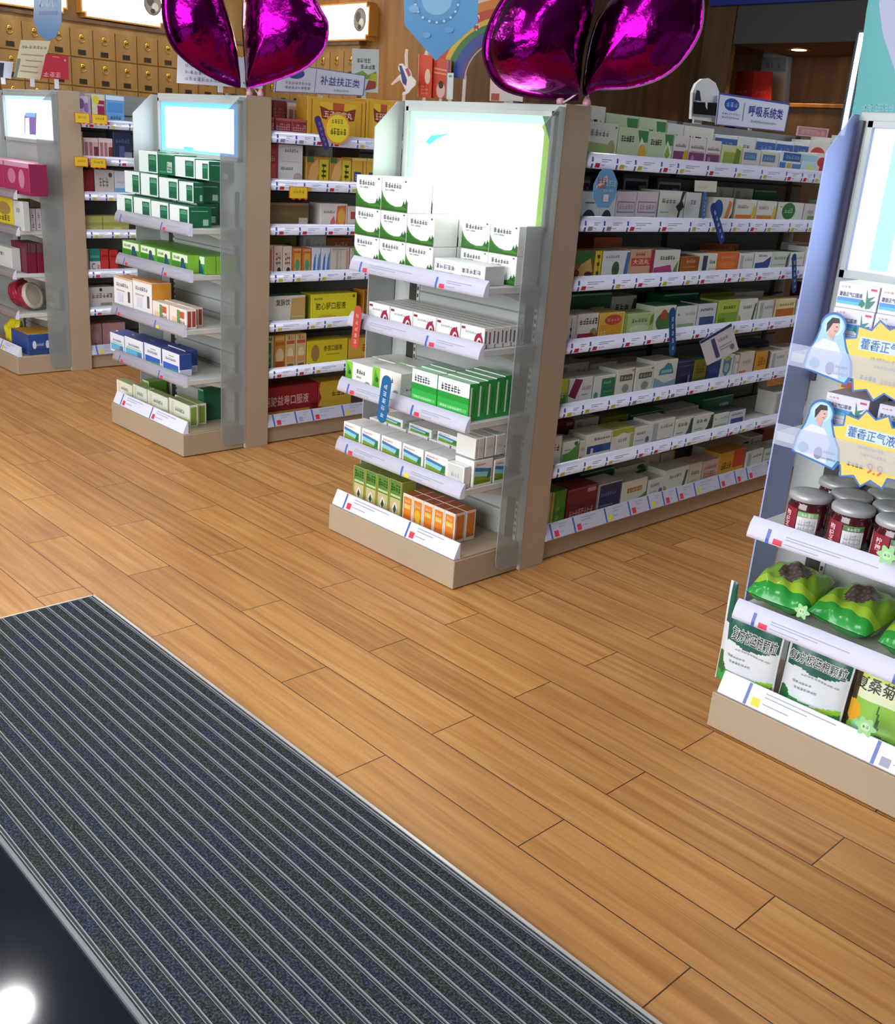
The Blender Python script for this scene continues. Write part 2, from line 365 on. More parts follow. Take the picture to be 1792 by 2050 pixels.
def rack(key, XL, XR, YF, label, lit, wing=M_ACRYL, Yend=4.75, seed=0, zl=1.168):
    XC = (XL+XR)/2; YP = 2.572 if key != 'jar' else 2.53; o = Vector((XC, YF, 0)); rr = random.Random(seed)
    t = empty('display_rack', o); tag(t, label, 'rack')
    def part(nm, mb, par=None):
        q = mb.build(nm, par or t)
        if par is None: q.location = -o
        return q
    pl, pr = XL-.052, XR+.004
    b = MB(); b.box(XL, YF, .004, XR-.004, YP-.002, .104, M_POST, .002); b.box(XL+.01, YF+.012, 0, XR-.014, YP-.01, .006, M_DARK); part('plinth', b)
    b = MB(); b.box(XL, YP+.13, .004, XR-.012, Yend, .083, M_POST, .002); b.box(XL+.02, YP+.14, 0, XR-.03, Yend-.01, .006, M_DARK); part('plinth', b)
    b = MB(); b.box(pl, YP, .002, pr, YP+.126, 1.555, M_PANEL, .002, side=M_POST)
    for z in (.2, .36, .43, .6, .66, .84, .9, 1.05): b.box(XL+.05, YP-.0015, z, XR-.05, YP+.001, z+.006, M_BACK)
    for x in (XL+.035, XR-.075):
        b.box(x, YP-.004, .11, x+.042, YP+.001, 1.16, M_DARK)
        b.box(x+.042, YP-.005, .11, x+.055, YP+.001, 1.16, M_SHELF)
        for k in range(40): b.box(x+.045, YP-.006, .13+k*.025, x+.052, YP-.0048, .143+k*.025, M_DARK)
    part('end_panel', b)
    b = MB(); b.box(pr-.003, YP+.002, .0, pr+.004, YP+.128, 1.558, M_POST, .001); part('end_post', b)
    lb = MB(); x0, x1 = pl+.03, pr-.02; z0, z1 = zl, 1.535
    for q in ((x0, z0, x1, z0+.02), (x0, z1-.016, x1, z1), (x0, z0, x0+.014, z1), (x1-.014, z0, x1, z1)): lb.box(q[0], YP-.018, q[1], q[2], YP+.001, q[3], M_PANEL, .001)
    if key == 'jar': lb.box(pl+.002, YP-.012, .9, pl+.016, YP+.001, z1, mat('4a4660', .4), .001)
    L = part('light_box', lb)
    b = MB(); f = flat((x0+.014, YP-.006, z0+.02), (x1-x0-.028, 0, 0), (0, 0, z1-z0-.036), (0, -1, 0)); b.ops(f, lit[0], .95); b.ops(lambda x, y, q: f(x, y, q+.0008), lit[1], 4.0)
    part('poster', b, L)
    for x in (pl-.004, pr+.004):
        b = MB(); y0, y1 = YP-.128, YP; z1 = 1.548
        poly = [(y0+.028, .028), (y0+.008, .04), (y0, .065), (y0, z1-.09), (y1-.03, z1), (y1, z1), (y1, .028)]
        b.prism(poly, lambda y, z, q: (x+q, y, z), -.002, .002, M_ACRYL_L if wing is M_ACRYL and x < XC else wing); part('side_screen', b)
    b = MB(); b.box(XC-.012, YP+.126, .085, XC+.012, Yend, 1.57, M_BACK)
    for k in range(14): b.box(XC-.0135, YP+.13, .15+k*.1, XC+.0135, Yend-.01, .158+k*.1, M_DARK)
    for k in range(3): y = YP+.14+k*.95; b.box(XC-.02, y, .083, XC+.02, y+.03, 1.57, M_DARK)
    part('back_panel', b)
    for i, z in enumerate(ZS):
        for sgn in (1, -1):
            xe = XR-.012 if sgn > 0 else XL+.012
            b = MB()
            if i < 6: b.box(min(XC+sgn*.022, xe), YP+.13, z+.008, max(XC+sgn*.022, xe), Yend, z+.03, M_SHELF, .0015); s = part('shelf', b)
            else: b.box(min(XC+sgn*.022, xe-sgn*.03), YP+.13, .083, max(XC+sgn*.022, xe-sgn*.03), Yend, .092, M_SHELF); s = part('deck', b)
            b = MB(); Lr = Yend-YP-.13; d = [.03]
            while d[-1] < Lr-.12: d.append(d[-1]+rr.choice((.1, .13, .15, .19)))
            zz = z if i < 6 else .085
            if sgn > 0: rail(b, (xe, YP+.13, zz), (0, 1, 0), (1, 0, 0), Lr, PROF_S if i < 6 else PROF_B, d[:-1], seed+i, M_RAIL2)
            else: rail(b, (xe, YP+.13, zz), (0, 1, 0), (-1, 0, 0), Lr, PROF_S if i < 6 else PROF_B, d[:-1], seed+i+40, M_RAIL2)
            part('price_rail', b, s)
    for i, z in enumerate(ZE):
        xa, xb = XL+.012, XR-.012
        yf = YF+(.065 if i < 2 else .03)
        b = MB()
        if i < 4:
            b.box(xa, yf, z+.008, xb, YP-.006, z+.03, M_SHELF, .0015)
            for x in (xa+.006, xb-.008):
                b.prism([(YP-.008, z+.012), (yf+.06, z+.012), (YP-.008, z-.05)], lambda y, zq, q: (x+q, y, zq), 0, .002, M_SHELF)
            s = part('shelf', b)
        else:
            b.box(XL+.004, YF+.03, .104, XR-.008, YP-.004, .11, M_POST); s = part('deck', b)
        b = MB(); dv = [.05+.03*rr.random(), .36+.1*rr.random()]
        if key == 'jar' and i < 2: 
            b.box(xa, yf-.0095, z, xb, yf-.008, z+.052, M_CLEAR); b.box(xa, yf-.008, z+.004, xa+.003, yf, z+.03, M_CLEAR); b.box(xb-.003, yf-.008, z+.004, xb, yf, z+.03, M_CLEAR)
        else: rail(b, (xa, yf, z), (1, 0, 0), (0, -1, 0), xb-xa, PROF if i < 4 else PROF_B, dv, seed+60+i, red=.6)
        part('price_rail', b, s)
    RACKS[key] = dict(XL=XL, XR=XR, YF=YF, XC=XC, YP=YP, n=label)
LIT_G = ([R(0, 0, 1, 1, '8fe0b0'), R(.93, 0, 1, .93, 'a9e25a'), P([(.93, 1), (1, 1), (1, .74)], '3f5a4c')], [P([(.05, .0), (.05, .925), (.925, .925), (.95, .86), (.95, .0)], 'f8fff8'), P([(.13, .7), (.17, .77), (.31, .8), (.22, .74), (.16, .67)], '2fc49c'), P([(.36, .76), (.42, .74), (.45, .67), (.41, .66)], '7fe0c8'), R(.14, .6, .24, .62, 'c8f0e0'), R(.4, .5, .43, .6, 'b4ecdc')])
LIT_B = ([R(0, 0, 1, 1, '64a8f0')], [R(.06, .05, .93, .9, 'fafdff'), R(.3, .05, .43, .11, '2fd0d8'), R(.28, .17, .5, .2, 'c0ecf0')])
LIT_W = ([R(0, 0, 1, 1, '9cc4e4')], [R(.03, .02, .97, .92, 'ffffff'), P([(.38, .1), (.4, .52), (.44, .62), (.66, .62), (.62, .1)], '3a2c50'), P([(.4, .1), (.42, .48), (.5, .5), (.49, .1)], '8f88a0'), R(.43, .52, .66, .62, '3c5488')])
LIT_J = ([R(0, 0, 1, 1, 'b0b4f8'), R(.08, .02, .98, .95, '7fe8f4')], [R(.15, .02, .98, .9, 'fbffff')])
rack('green', -2.909, -2.216, 2.254, 'tall shop rack whose end sign glows white and green', LIT_G, seed=1)
rack('blue', -4.69, -3.99, 2.254, 'shop rack whose end sign glows white with a blue rim', LIT_B, seed=2, zl=1.285)
rack('white', -6.555, -5.86, 2.26, 'shop rack whose end sign shows a dark bottle on white', LIT_W, seed=3, zl=1.27)
rack('jar', -1.187, -.485, 2.21, 'shop rack with jam jars and green bags on its end shelves', LIT_J, wing=M_ACRYL_B, seed=4)
# ---------------------------------------------------------------- printed cartons
WH, GY, DK, GN = 'e9ebe6', '5d6066', '2c2f33', '3c8a3a'
def leafs(x, y, s, c='2f7a45'): return [P([(x, y), (x-.5*s, y+.5*s), (x-.1*s, y+.9*s)], c), P([(x, y), (x+.5*s, y+.6*s), (x+.6*s, y+1.0*s)], c), P([(x, y), (x+.05*s, y+1.5*s), (x+.12*s, y+.2*s)], '3f8a66')]
HILL = [P([(0, .62), (.08, .44), (.2, .3), (.36, .2), (.55, .15), (.74, .17), (.88, .25), (1, .34), (1, 0), (0, 0)], '3f7d2a'), R(0, 0, 1, .07, '2c5a1c'), P([(.0, .4), (.25, .2), (.5, .12), (.5, .07), (0, .07)], '2f6a24'), P([(.8, .2), (.86, .36), (.9, .22), (.95, .42), (1, .2), (1, .12)], '2c6428')]
D = {
 'hill': ('white carton with green hill', WH, HILL+[G(.12, .7, .75, .86, 6, GY), G(.13, .61, .5, .67, 5, '8a8d92'), E(.9, .93, .03, .03, GY)], 'eef0ea', WH),
 'hillside': ('long flat white carton', 'e6e4ec', [G(.03, .5, .42, .74, 5, '6a5f6c'), G(.55, .5, .92, .74, 5, '6a5f6c'), R(.03, .32, .4, .36, 'b9a9ae'), R(.55, .32, .9, .36, 'b9a9ae')], 'd8d8d4', WH),
 'ring': ('white carton with red arch', 'eae9e6', [E(.78, .1, .2, .62, 'a32040', 0, 180), E(.8, .1, .11, .4, 'eae9e6', 0, 180), E(.82, .1, .08, .3, '8c1c38', 0, 180), R(.04, .78, .2, .9, '8d2a44'), G(.2, .62, .68, .74, 6, '9a9aa0'), E(.86, .72, .03, .05, '8d2a44')], [R(.12, .25, .3, .85, '6c6c70'), R(.6, .2, .78, .8, '8f5560'), R(.3, .0, .4, .2, 'a32040')], 'cfcfc8'),
 'leafw': ('white carton, lime leaf edge', 'eceae2', [R(0, 0, .26, 1, '7fc23a'), P([(0, 0), (.26, .1), (.2, .6), (.08, .9)], '4f9c2c'), E(.16, .5, .06, .1, '2c5a1c'), G(.42, .55, .74, .75, 4, DK), G(.42, .36, .6, .48, 3, GY), E(.84, .2, .1, .12, '8c9a80')], [G(.2, .3, .8, .4, 5, 'a5a8a5')], 'dfe3da'),
 'greenbox': ('bright green and white carton', '2fae45', [R(0, .62, 1, 1, 'e8f2ea'), G(.1, .66, .72, .86, 6, DK), R(0, .45, 1, .62, '1f9636'), R(.05, .2, .95, .3, '58c466'), G(.1, .22, .8, .28, 9, 'd6f0d8'), G(.3, .02, .9, .1, 8, '1a7a2e')], [R(0, 0, 1, 1, '2c9a3e'), R(.1, .1, .3, .9, 'e0ebe0'), R(.55, .2, .7, .8, '1f7a2e')], 'a9c7ad'),
 'field': ('white carton with blue-green field', 'efeeea', [R(.06, .1, .92, .42, '7f9a2c'), P([(.06, .42), (.92, .3), (.92, .5), (.06, .58)], '8fd0d8'), P([(.06, .6), (.92, .5), (.92, .62), (.06, .76)], '3f78b4'), P([(.7, .25), (.92, .3), (.92, .65), (.8, .6)], '2a7a4c'), R(.06, .1, .92, .2, '5f8a26'), G(.1, .8, .6, .9, 6, 'd08a8a')], [R(.1, .08, .9, .5, 'b9c2ae'), G(.2, .6, .8, .8, 5, 'b4b4b8')], 'ecebea'),
 'fieldplain': ('plain white carton, side turned out', 'e4e4df', [R(.08, .06, .92, .94, 'cfd0ca'), G(.25, .4, .75, .6, 4, 'b4b4b4')], None, WH),
 'olive': ('slim green and cream carton', 'd9c489', [R(0, .52, 1, 1, '5f8f3f'), G(.1, .7, .9, .9, 4, '2f5a24'), R(.1, .56, .9, .62, 'c9dca0'), P([(.5, .45), (.25, .25), (.35, .12), (.6, .15), (.72, .3)], 'f4efe2'), P([(.5, .38), (.36, .22), (.5, .12), (.64, .24)], '2f5f2c'), R(0, 0, .08, 1, '9fae48'), R(.92, 0, 1, 1, '9fae48')], '9fae48', '7a8a3a'),
 'orange': ('slim orange carton, white edges', 'f0e6d8', [R(.12, .08, .9, .9, 'ee8a2c'), R(.2, .5, .8, .66, 'f6c23c'), G(.22, .52, .78, .64, 4, 'fbe6b0'), R(.16, .08, .86, .3, 'e57a26'), G(.25, .72, .75, .84, 4, 'f8d9a8')], [R(.14, .12, .88, .92, 'e0802c'), P([(.14, .3), (.88, .2), (.88, .12), (.14, .12)], 'c76a22')], 'b0603a'),
 'orangeg': ('slim orange carton, gold figure', 'f0e6d8', [R(.12, .08, .9, .9, 'ee8a2c'), E(.5, .4, .28, .2, 'f0c02c'), E(.56, .22, .2, .12, 'f6d23c'), G(.22, .66, .78, .8, 4, 'fbe6b0')], 'e0802c', 'b0603a'),
 'gpanel': ('white carton with dark-green panel', 'e4ece8', [R(.52, .06, .94, .86, '1f6e4c'), R(.55, .62, .91, .68, '4fae84'), G(.58, .7, .9, .8, 4, '9fd0b8'), R(.56, .12, .9, .4, '1a5c40')], [R(0, 0, 1, 1, '1d6b47'), R(.1, .78, .85, .82, '8fc0a8'), R(.62, .1, .86, .4, 'b9cfc4')], '2a7a55'),
 'dkgreen': ('dark-green carton with bar code', '1d6b47', [R(0, .94, 1, 1, '8fc0a8'), R(.55, .12, .85, .62, 'c4d6cc'), G(.57, .14, .83, .58, 5, '3c6a55'), R(.1, .1, .5, .16, '3f9a72')], '1a5f40', '2a7a55'),
 'lime': ('green carton with dark figure', '4f9a34', [R(.05, .55, .95, .95, 'dfeecb'), E(.66, .62, .1, .16, '2c4a5c'), P([(.5, .05), (.56, .5), (.78, .52), (.9, .2), (.86, .0), (.5, 0)], '26506a'), G(.12, .66, .5, .82, 4, '4a7a3c'), R(.05, .1, .45, .5, '3c8428')], '8fc83c', '6aa83c'),
 'whor': ('white carton with orange side', 'eceae8', [G(.14, .7, .8, .82, 6, '4a4a50'), R(.14, .55, .6, .6, 'b4b4b8'), R(.76, .25, .88, .6, '54585c'), R(.2, .2, .5, .5, 'd9d4e4'), R(0, .96, 1, 1, 'e0a25a')], 'e09a3c', 'd79a55'),
 'whred': ('white carton with red print', 'eee2d8', [P([(.1, .1), (.4, .1), (.45, .45), (.15, .5)], 'e9c9a0'), R(.45, .2, .62, .9, '5f9a5c'), R(.62, .5, .88, .85, 'c9583c'), G(.6, .15, .9, .4, 3, 'b4483c')], [R(.12, .1, .46, .92, 'a8483a'), R(.56, .1, .9, .92, 'a8483a')], 'e2d3c4'),
 'blueband': ('white carton with blue band', 'e6e8f2', [R(.06, .1, .94, .46, '3a5fc0'), P([(.06, .2), (.94, .1), (.94, .28)], '3f9a7a'), G(.2, .6, .8, .72, 7, '6a7aa4'), R(.4, .8, .7, .84, '8faa5c')], [R(0, .3, 1, 1, '2f4f9c'), R(.08, .06, .92, .26, 'c9d0e4')], '3c5298'),
 'tealband': ('white carton with pale teal band', 'e6e8f2', [R(.06, .1, .94, .46, '5fb4d4'), R(.1, .5, .9, .54, '7fc46a'), G(.2, .6, .8, .72, 7, '6a7aa4'), R(.7, .14, .9, .4, '6a6fa0')], '2f4f9c', '3c5298'),
 'lgreen': ('white carton with lime foot', 'eeefdc', [R(0, 0, 1, .22, '8fb43c'), P([(0, .22), (1, .22), (1, .34), (.4, .26)], 'c4d87a'), G(.3, .5, .75, .7, 6, '5a6a54'), R(.12, .1, .22, .9, 'e4dcb0')], [R(.16, .06, .84, .9, '86a83c')], 'a4b47a'),
 'lgreen2': ('all-green carton with pale edges', '86b03c', [R(0, .92, 1, 1, 'e6eecb'), R(.92, 0, 1, 1, 'e6eecb'), P([(.1, .15), (.8, .15), (.8, .8), (.1, .8)], '76a22e')], '5f8f34', '8fa85c'),
 'magenta': ('magenta carton, pale figures', 'b02a63', [R(0, .86, 1, 1, 'd8a0bc'), E(.3, .55, .16, .24, 'd07aa0'), E(.7, .5, .12, .3, 'cf86a8'), R(0, 0, 1, .1, '8c1c4c')], '8f2450', 'c47aa0'),
 'yellow': ('yellow carton, brown emblem', 'e4d02c', [E(.6, .62, .3, .22, 'a88a4c'), G(.2, .2, .85, .4, 5, '5a5424'), R(0, 0, 1, .08, 'd9a94c')], '8f8a24', 'b4ac3c'),
 'slimw': ('slim white carton, grey script', 'd9d6da', [G(.3, .55, .7, .85, 1, '77767c'), G(.3, .1, .7, .4, 1, '66666c'), R(0, .5, 1, .52, 'bdbcc4')], 'cdcacb', 'bdbcb4'),
 'wine': ('wine-red slim carton', '7a1a3a', [R(0, .7, 1, 1, '5f4048'), R(.86, 0, 1, 1, '551028')], '6a1430', '6c3a48'),
 'bluey': ('blue carton with yellow top', '2a4f94', [E(.2, .48, .06, .2, 'd8e0f0'), G(.26, .42, .5, .56, 5, 'c4d0e8'), E(.62, .48, .06, .2, 'd8e0f0'), G(.68, .42, .92, .56, 5, 'c4d0e8'), R(0, .0, 1, .3, '27467f')], '2a4f94', 'e0b43c'),
 'ginger': ('picture carton with ginger root', '8f5a2c', [R(.08, .6, .7, 1, '3f7038'), P([(.1, .2), (.3, .55), (.6, .75), (.7, .3), (.4, .1)], 'e0b060'), E(.16, .25, .1, .12, '6a241c'), E(.55, .2, .12, .1, '5a2a1c'), R(.74, 0, .97, 1, 'e4cc2c'), G(.8, .1, .92, .9, 1, '5a5214'), R(0, 0, .08, 1, 'e4d4b4')], 'c9a04c', 'b4944c'),
 'herb': ('white carton with green herb', 'e4e9ea', [E(.5, .35, .14, .28, '4f6a4c'), P([(.5, .0), (.42, .4), (.55, .6), (.62, .3)], '3f5a3c'), P([(.8, 0), (.95, 0), (1, .95), (.88, .95)], '4a76b4'), G(.1, .75, .6, .85, 6, 'a5a8b4')], 'd8dcdc', 'd0d4d0'),
 'tanred': ('tan carton with red band', 'd8a888', [R(.06, .42, .86, .7, 'cc4a42'), T('\u5927\u6d3b\u4e38', .12, .47, .8, .66, 'f0d8c8'), R(.86, 0, 1, 1, 'a8324a'), G(.2, .78, .6, .9, 4, 'a07860')], 'b8605a', 'd8b8a0'),
 'whpink': ('white carton with pink swoosh', 'e8e6dc', [P([(0, .0), (0, .34), (.65, .44), (.75, .1), (.6, 0)], 'b8487a'), P([(.74, .0), (.92, .0), (.95, .6), (.8, .3)], '6a9a3c'), G(.2, .62, .8, .78, 6, '4a6a4c')], 'd8d4d0', 'd9d8cc'),
 'brown': ('brown-orange carton', 'a8622c', [G(.3, .66, .8, .86, 4, 'e8cc9c'), R(.12, .4, .84, .48, 'c98a3c'), R(0, 0, 1, .14, '8c4a24')], '8a4a24', '9a6034'),
 'whnavy': ('white carton with navy bar', 'e6e8dc', [R(.18, .08, .44, .9, '3c4a5c'), G(.56, .5, .9, .7, 3, '6a8a4c'), R(.56, .2, .94, .3, 'c0cca0')], 'd9d8cc', 'd4d4c8'),
 'orangep': ('plain orange carton', 'e2703c', [G(.15, .7, .85, .85, 6, 'f0b080'), E(.5, .4, .36, .16, 'e88a3c'), R(0, 0, 1, .16, 'd8602c')], 'c8602c', 'd08a50'),
 'greyw': ('white carton with grey text', 'e2e2da', [R(.1, .1, .3, .9, 'b0bcb4'), G(.4, .6, .9, .76, 5, '8a8c8e'), R(.1, .05, .9, .12, 'b08a7a')], 'd0d0c8', 'cfcfc6'),
 'wave': ('white carton with navy wave', 'e4e6e0', [P([(.06, .04), (.06, .46), (.5, .5), (.94, .8), (.9, .3), (.7, .04)], '3f5a9c'), G(.2, .78, .7, .9, 5, '6a6c70')], 'd4d4d0', 'd0d2cc'),
 'palegreen': ('pale green-white carton', 'd4e0d0', [G(.1, .6, .8, .75, 6, '7a8a7c'), R(.1, .3, .8, .36, 'a8b8a8'), P([(.84, .1), (.96, .1), (.98, .9), (.86, .7)], '6a5044')], 'c0ccbc', 'c8d0c0'),
 'navywin': ('white carton with blue window', 'e6e6e0', [R(.16, .06, .86, .42, '44659a'), G(.26, .62, .86, .74, 5, '6a7a6c'), R(.3, .86, .7, .92, 'c0b0b0')], 'd6d4d4', 'd0d0cc'),
 'limeleaf': ('white carton with green swoosh', 'e8e6dc', [P([(0, 0), (0, .9), (.28, .6), (.34, .0)], '5f9c3c'), G(.6, .1, .72, .9, 1, '55506a')], 'dcdccc', 'e0dfd0'),
 'band': ('white carton, crimson foot', 'e9e4da', [R(.04, .02, .98, .28, 'a82c54'), G(.1, .6, .95, .84, 6, '3c3a3c'), E(.8, .32, .16, .14, 'a08a5c'), E(.72, .2, .1, .1, '7a3c34')], 'd9d4cc', 'd9d6cc'),
 'yelred': ('yellow-orange carton, red oval', 'e4bc4c', [R(.03, .02, .9, .55, 'e0a030'), E(.55, .72, .34, .2, 'cf4a3c'), G(.3, .66, .8, .78, 4, 'e8b0a0'), G(.05, .12, .3, .4, 2, 'f4e0a0'), R(.92, 0, 1, 1, 'e0d46a')], 'c49a3c', 'd4b86a'),
 'paleleaf': ('light-green carton, grey script', 'b9cf8c', [G(.22, .58, .78, .76, 5, '66706c'), R(0, .0, .08, 1, '8fb44c'), P([(.86, .4), (.98, .5), (.98, .95), (.88, .8)], '6a9a3c'), E(.5, .3, .34, .18, 'd4dcb8')], '98b060', 'b0c088'),
 'picleaf': ('white carton with leaf picture', 'dfe0c8', [E(.5, .4, .4, .36, '4f7a3c'), E(.45, .66, .16, .2, 'b0583c'), R(0, .9, 1, 1, 'e8e6d4')], 'c4ccb0', '6a9a7c'),
 'plain': ('white carton, faint print', 'e4e6dc', [G(.45, .6, .92, .74, 4, '9aa09c'), R(.06, .04, .9, .26, '9ab89c'), E(.1, .66, .04, .05, 'b06a6a')], 'd0d4cc', '3c6a5c'),
 'navyfoot': ('white carton, navy foot', 'd8dce0', [R(.12, .06, .9, .46, '44598c'), G(.1, .7, .8, .82, 6, '55586a')], 'b8bcc4', '55586a'),
 'ygreen': ('yellow-green carton', 'b8c85a', [R(.04, .04, .96, .5, '86ac38'), G(.25, .64, .85, .78, 5, '6a7a34'), R(.1, .14, .4, .3, '5f8f2c')], '8fa844', '9cae50'),
 'stripe': ('white carton, green stripe', 'e2e4d6', [P([(.74, 0), (.86, 0), (.96, .8), (.86, .8)], '55704c'), G(.2, .6, .7, .74, 5, '8a8c86'), P([(0, 0), (.2, 0), (.12, .3), (0, .4)], 'b4a860')], 'c8cfb4', 'ccd0bc'),
 'cream': ('cream carton with orange block', 'ecdfa8', [R(.06, .02, .96, .52, 'cc7434'), G(.2, .66, .9, .8, 6, '9a8448'), R(.06, .0, .96, .1, 'b8602c')], 'd4c488', 'd0bc84'),
 'bluepic': ('white carton with blue picture', 'dfdfd8', [R(.12, .34, .8, .84, '4f86b4'), R(.12, .12, .8, .34, '6a9a5c'), E(.5, .5, .2, .1, '8fc0dc')], 'ccccc4', 'c8c8c0'),
 'ysprig': ('white carton, yellow-green sprig', 'e4e2d4', [E(.68, .5, .18, .36, 'a4b440'), P([(.4, .1), (.5, .1), (.6, .8), (.5, .7)], '4a5a2c'), G(.06, .5, .3, .7, 2, '7a7c76')], 'd0d0c4', 'd0cfc4'),
 'limebox': ('green and yellow carton', '8fc23c', [R(.1, .5, .96, .98, 'c4d02c'), R(.1, .04, .9, .42, '3f9a3c'), G(.16, .3, .7, .6, 4, 'e8f0c0')], '4f9a3c', 'a8c04c'),
 'purstr': ('white carton, purple diagonal stripe', 'e4e2da', [P([(.0, .35), (.3, .2), (.56, .92), (.24, 1)], '7a2450'), G(.55, .5, .95, .66, 5, 'c09aa8'), R(.55, .3, .8, .36, '8fc4b0')], 'd8d4cc', 'd4d2ca'),
 'grect': ('white carton, dark-green block', 'dfe4da', [R(.36, .0, .98, .88, '2f7a54'), G(.44, .64, .8, .76, 4, 'a8d4bc'), R(.44, .3, .9, .34, '5fa07c'), E(.12, .2, .1, .16, '5a9a8a')], 'ccd0c4', 'd0d4ca'),
 'greytag': ('cream carton, grey label', 'e4e2d2', [R(.18, .56, .9, .78, '55564e'), G(.22, .6, .86, .74, 4, 'c9c8bc'), E(.55, .28, .2, .16, '9a9c8c'), E(.9, .92, .06, .05, 'c08a4c')], 'd0cebc', 'cfcdbc'),
 'tealcl': ('white carton with teal cloud', 'e2e2d6', [P([(.2, .5), (.24, .7), (.4, .76), (.52, .9), (.7, .86), (.78, .72), (.86, .5)], '4a8a98'), P([(0, 0), (1, 0), (1, .3), (.5, .2), (0, .46)], '8fb0b8'), R(.3, .56, .76, .66, '8fc0cc')], 'ccccc0', 'cfcfc2'),
 'navyb': ('dark navy carton', '33365f', [R(.06, .8, .96, .84, '6a6c90'), G(.2, .4, .8, .6, 6, '6a6e96'), R(.7, .06, .8, .4, 'b4b4a8')], '2a2c4c', '55577a'),
 'oliveb': ('olive-green carton', '8a8c34', [G(.2, .4, .8, .8, 3, '5f6224'), R(0, 0, 1, .2, '6a6c28')], '5f6228', '7a7c34'),
 'blueb': ('deep-blue carton', '27477f', [G(.15, .3, .85, .6, 4, '4f74b0'), R(.1, .8, .9, .86, '4f74b0')], '1f3a6a', '34548c'),
 'shield': ('white carton with blue shield', 'dcdcd0', [P([(.2, .85), (.84, .85), (.8, .3), (.5, .05), (.22, .3)], '5f86a0'), E(.5, .84, .24, .1, 'b4bc4c'), E(.5, .45, .2, .2, 'a8bcc4')], '8a8c90', 'c4c4b8'),
 'orfoot': ('cream carton, orange foot', 'dad2c0', [R(.04, .02, .5, .2, 'c86a44'), G(.2, .5, .8, .7, 4, 'b8ac9c')], 'c49a6a', 'ccc4b0'),
 'gold': ('golden-orange carton', 'd8983c', [G(.2, .3, .8, .75, 3, 'b8741f'), R(.88, 0, 1, 1, '4a4630')], '8a6a34', 'b88a48'),
 'whdk': ('white carton, bold dark title', 'e4e3da', [G(.1, .5, .86, .76, 3, '34363a'), R(.06, .1, .9, .3, 'cfd0cc')], 'd0d0c8', 'd0d0c6'),
 'gwh': ('green and white carton', 'e2e6d8', [P([(0, 0), (.98, .0), (.98, .86), (.4, .5), (0, .46)], '5f9c44'), E(.8, .86, .12, .1, '3c7a2c'), R(.1, .6, .5, .66, '9aa89a')], 'ccd4c0', 'c8ccba'),
 'navyrib': ('white carton, navy ribbon', 'e4e2d4', [R(.06, .18, 1, .5, '2f4a86'), R(.7, .18, 1, .5, '2a6a8a'), G(.3, .7, .95, .82, 6, '77787a'), R(.2, .06, .3, .4, 'd8dce4')], 'cfcdc0', 'd4d2c4'),
 'yarch': ('cream carton, lime corner', 'e6e0d2', [P([(0, .7), (1, .75), (1, 1), (0, 1)], 'a8b43c'), E(.5, .5, .34, .3, 'eae4da'), G(.3, .4, .7, .56, 4, '9a948a'), R(.86, 0, .96, .7, 'b0b85a')], 'b8b878', 'b0b860'),
 'violet': ('white carton, violet spots', 'e2e0da', [G(.14, .6, .7, .75, 5, '7a7a80'), R(.1, .3, .6, .36, 'bcbcc4'), E(.84, .3, .12, .16, '6a6a9a')], 'd0cec8', 'd0cec6'),
 'dkside': ('white carton, black-green side', 'e2e2d4', [G(.14, .56, .7, .76, 3, '3c4640'), P([(.6, 0), (.76, .3), (.88, .9), (1, .9), (1, 0)], '3c5040'), R(.1, .2, .5, .26, '9aa094')], 'ccccc0', 'd0d0c2'),
 'greenv': ('narrow green carton', '4f9a34', [G(.3, .1, .6, .9, 1, '9cd06a'), R(0, 0, .14, 1, 'd4c44c')], 'e4d8c8', '5f8f4c'),
 'palev': ('narrow pale carton', 'e2d4c8', [G(.2, .3, .6, .8, 2, 'c0aaa0'), R(.9, 0, 1, 1, 'd4b84c')], 'd0c4b8', 'd4c8ba'),
 'maroon': ('dark-red carton', '7a2230', [G(.1, .1, .9, .34, 8, 'd4a4a0'), R(.66, .8, .94, .92, 'c4a0a0'), R(0, .94, 1, 1, '9a4048')], '5f1a26', '7a3038'),
 'navyt': ('navy carton with pale rim', '2f365f', [G(.1, .55, .8, .68, 7, '7a80a8'), R(.1, .2, .7, .26, '6a70a0'), R(0, .95, 1, 1, 'cfd0c4'), R(0, 0, .05, 1, 'cfd0c4')], 'c0c0b8', 'd0d0c4'),
 'amber': ('white carton, amber title', 'e2e2cc', [R(.2, .5, .8, .7, 'c08a34'), G(.24, .53, .76, .67, 4, 'ead49a'), P([(.6, 0), (1, 0), (1, .4), (.7, .2)], '7a8a34')], 'ccccb8', 'd0d0bc'),
 'beige': ('beige carton, dark title', 'd8ccb4', [G(.15, .5, .8, .7, 4, '6a6458'), R(.1, .2, .6, .26, 'b0a48c')], 'bcb09a', 'c4b8a4'),
 'pinkish': ('pink-patterned carton', 'd4b4a8', [G(.1, .2, .9, .5, 6, 'a86a60'), G(.1, .6, .9, .8, 6, 'b88a7a')], 'b89a90', 'c4aca0'),
 'ored': ('orange and red carton', 'd8a03c', [R(.55, .3, 1, 1, 'cf4a34'), G(.1, .3, .5, .6, 4, '8a6a24')], 'b08434', 'c08a3c'),
 'purp': ('white carton with purple foot', 'e6e2dc', [R(.02, 0, .96, .48, '86487a'), G(.1, .62, .9, .74, 7, '6a5a6a'), E(.25, .24, .1, .14, 'b884ac'), R(.1, .5, .9, .53, 'b48aac')], 'd4d0cc', 'dcdad2'),
 'purpy': ('white carton, purple foot, gold tag', 'e6e2dc', [R(.02, 0, .96, .48, '86487a'), G(.1, .62, .8, .74, 7, '6a5a6a'), E(.86, .24, .2, .3, 'e0b434')], 'd4d0cc', 'dcdad2'),
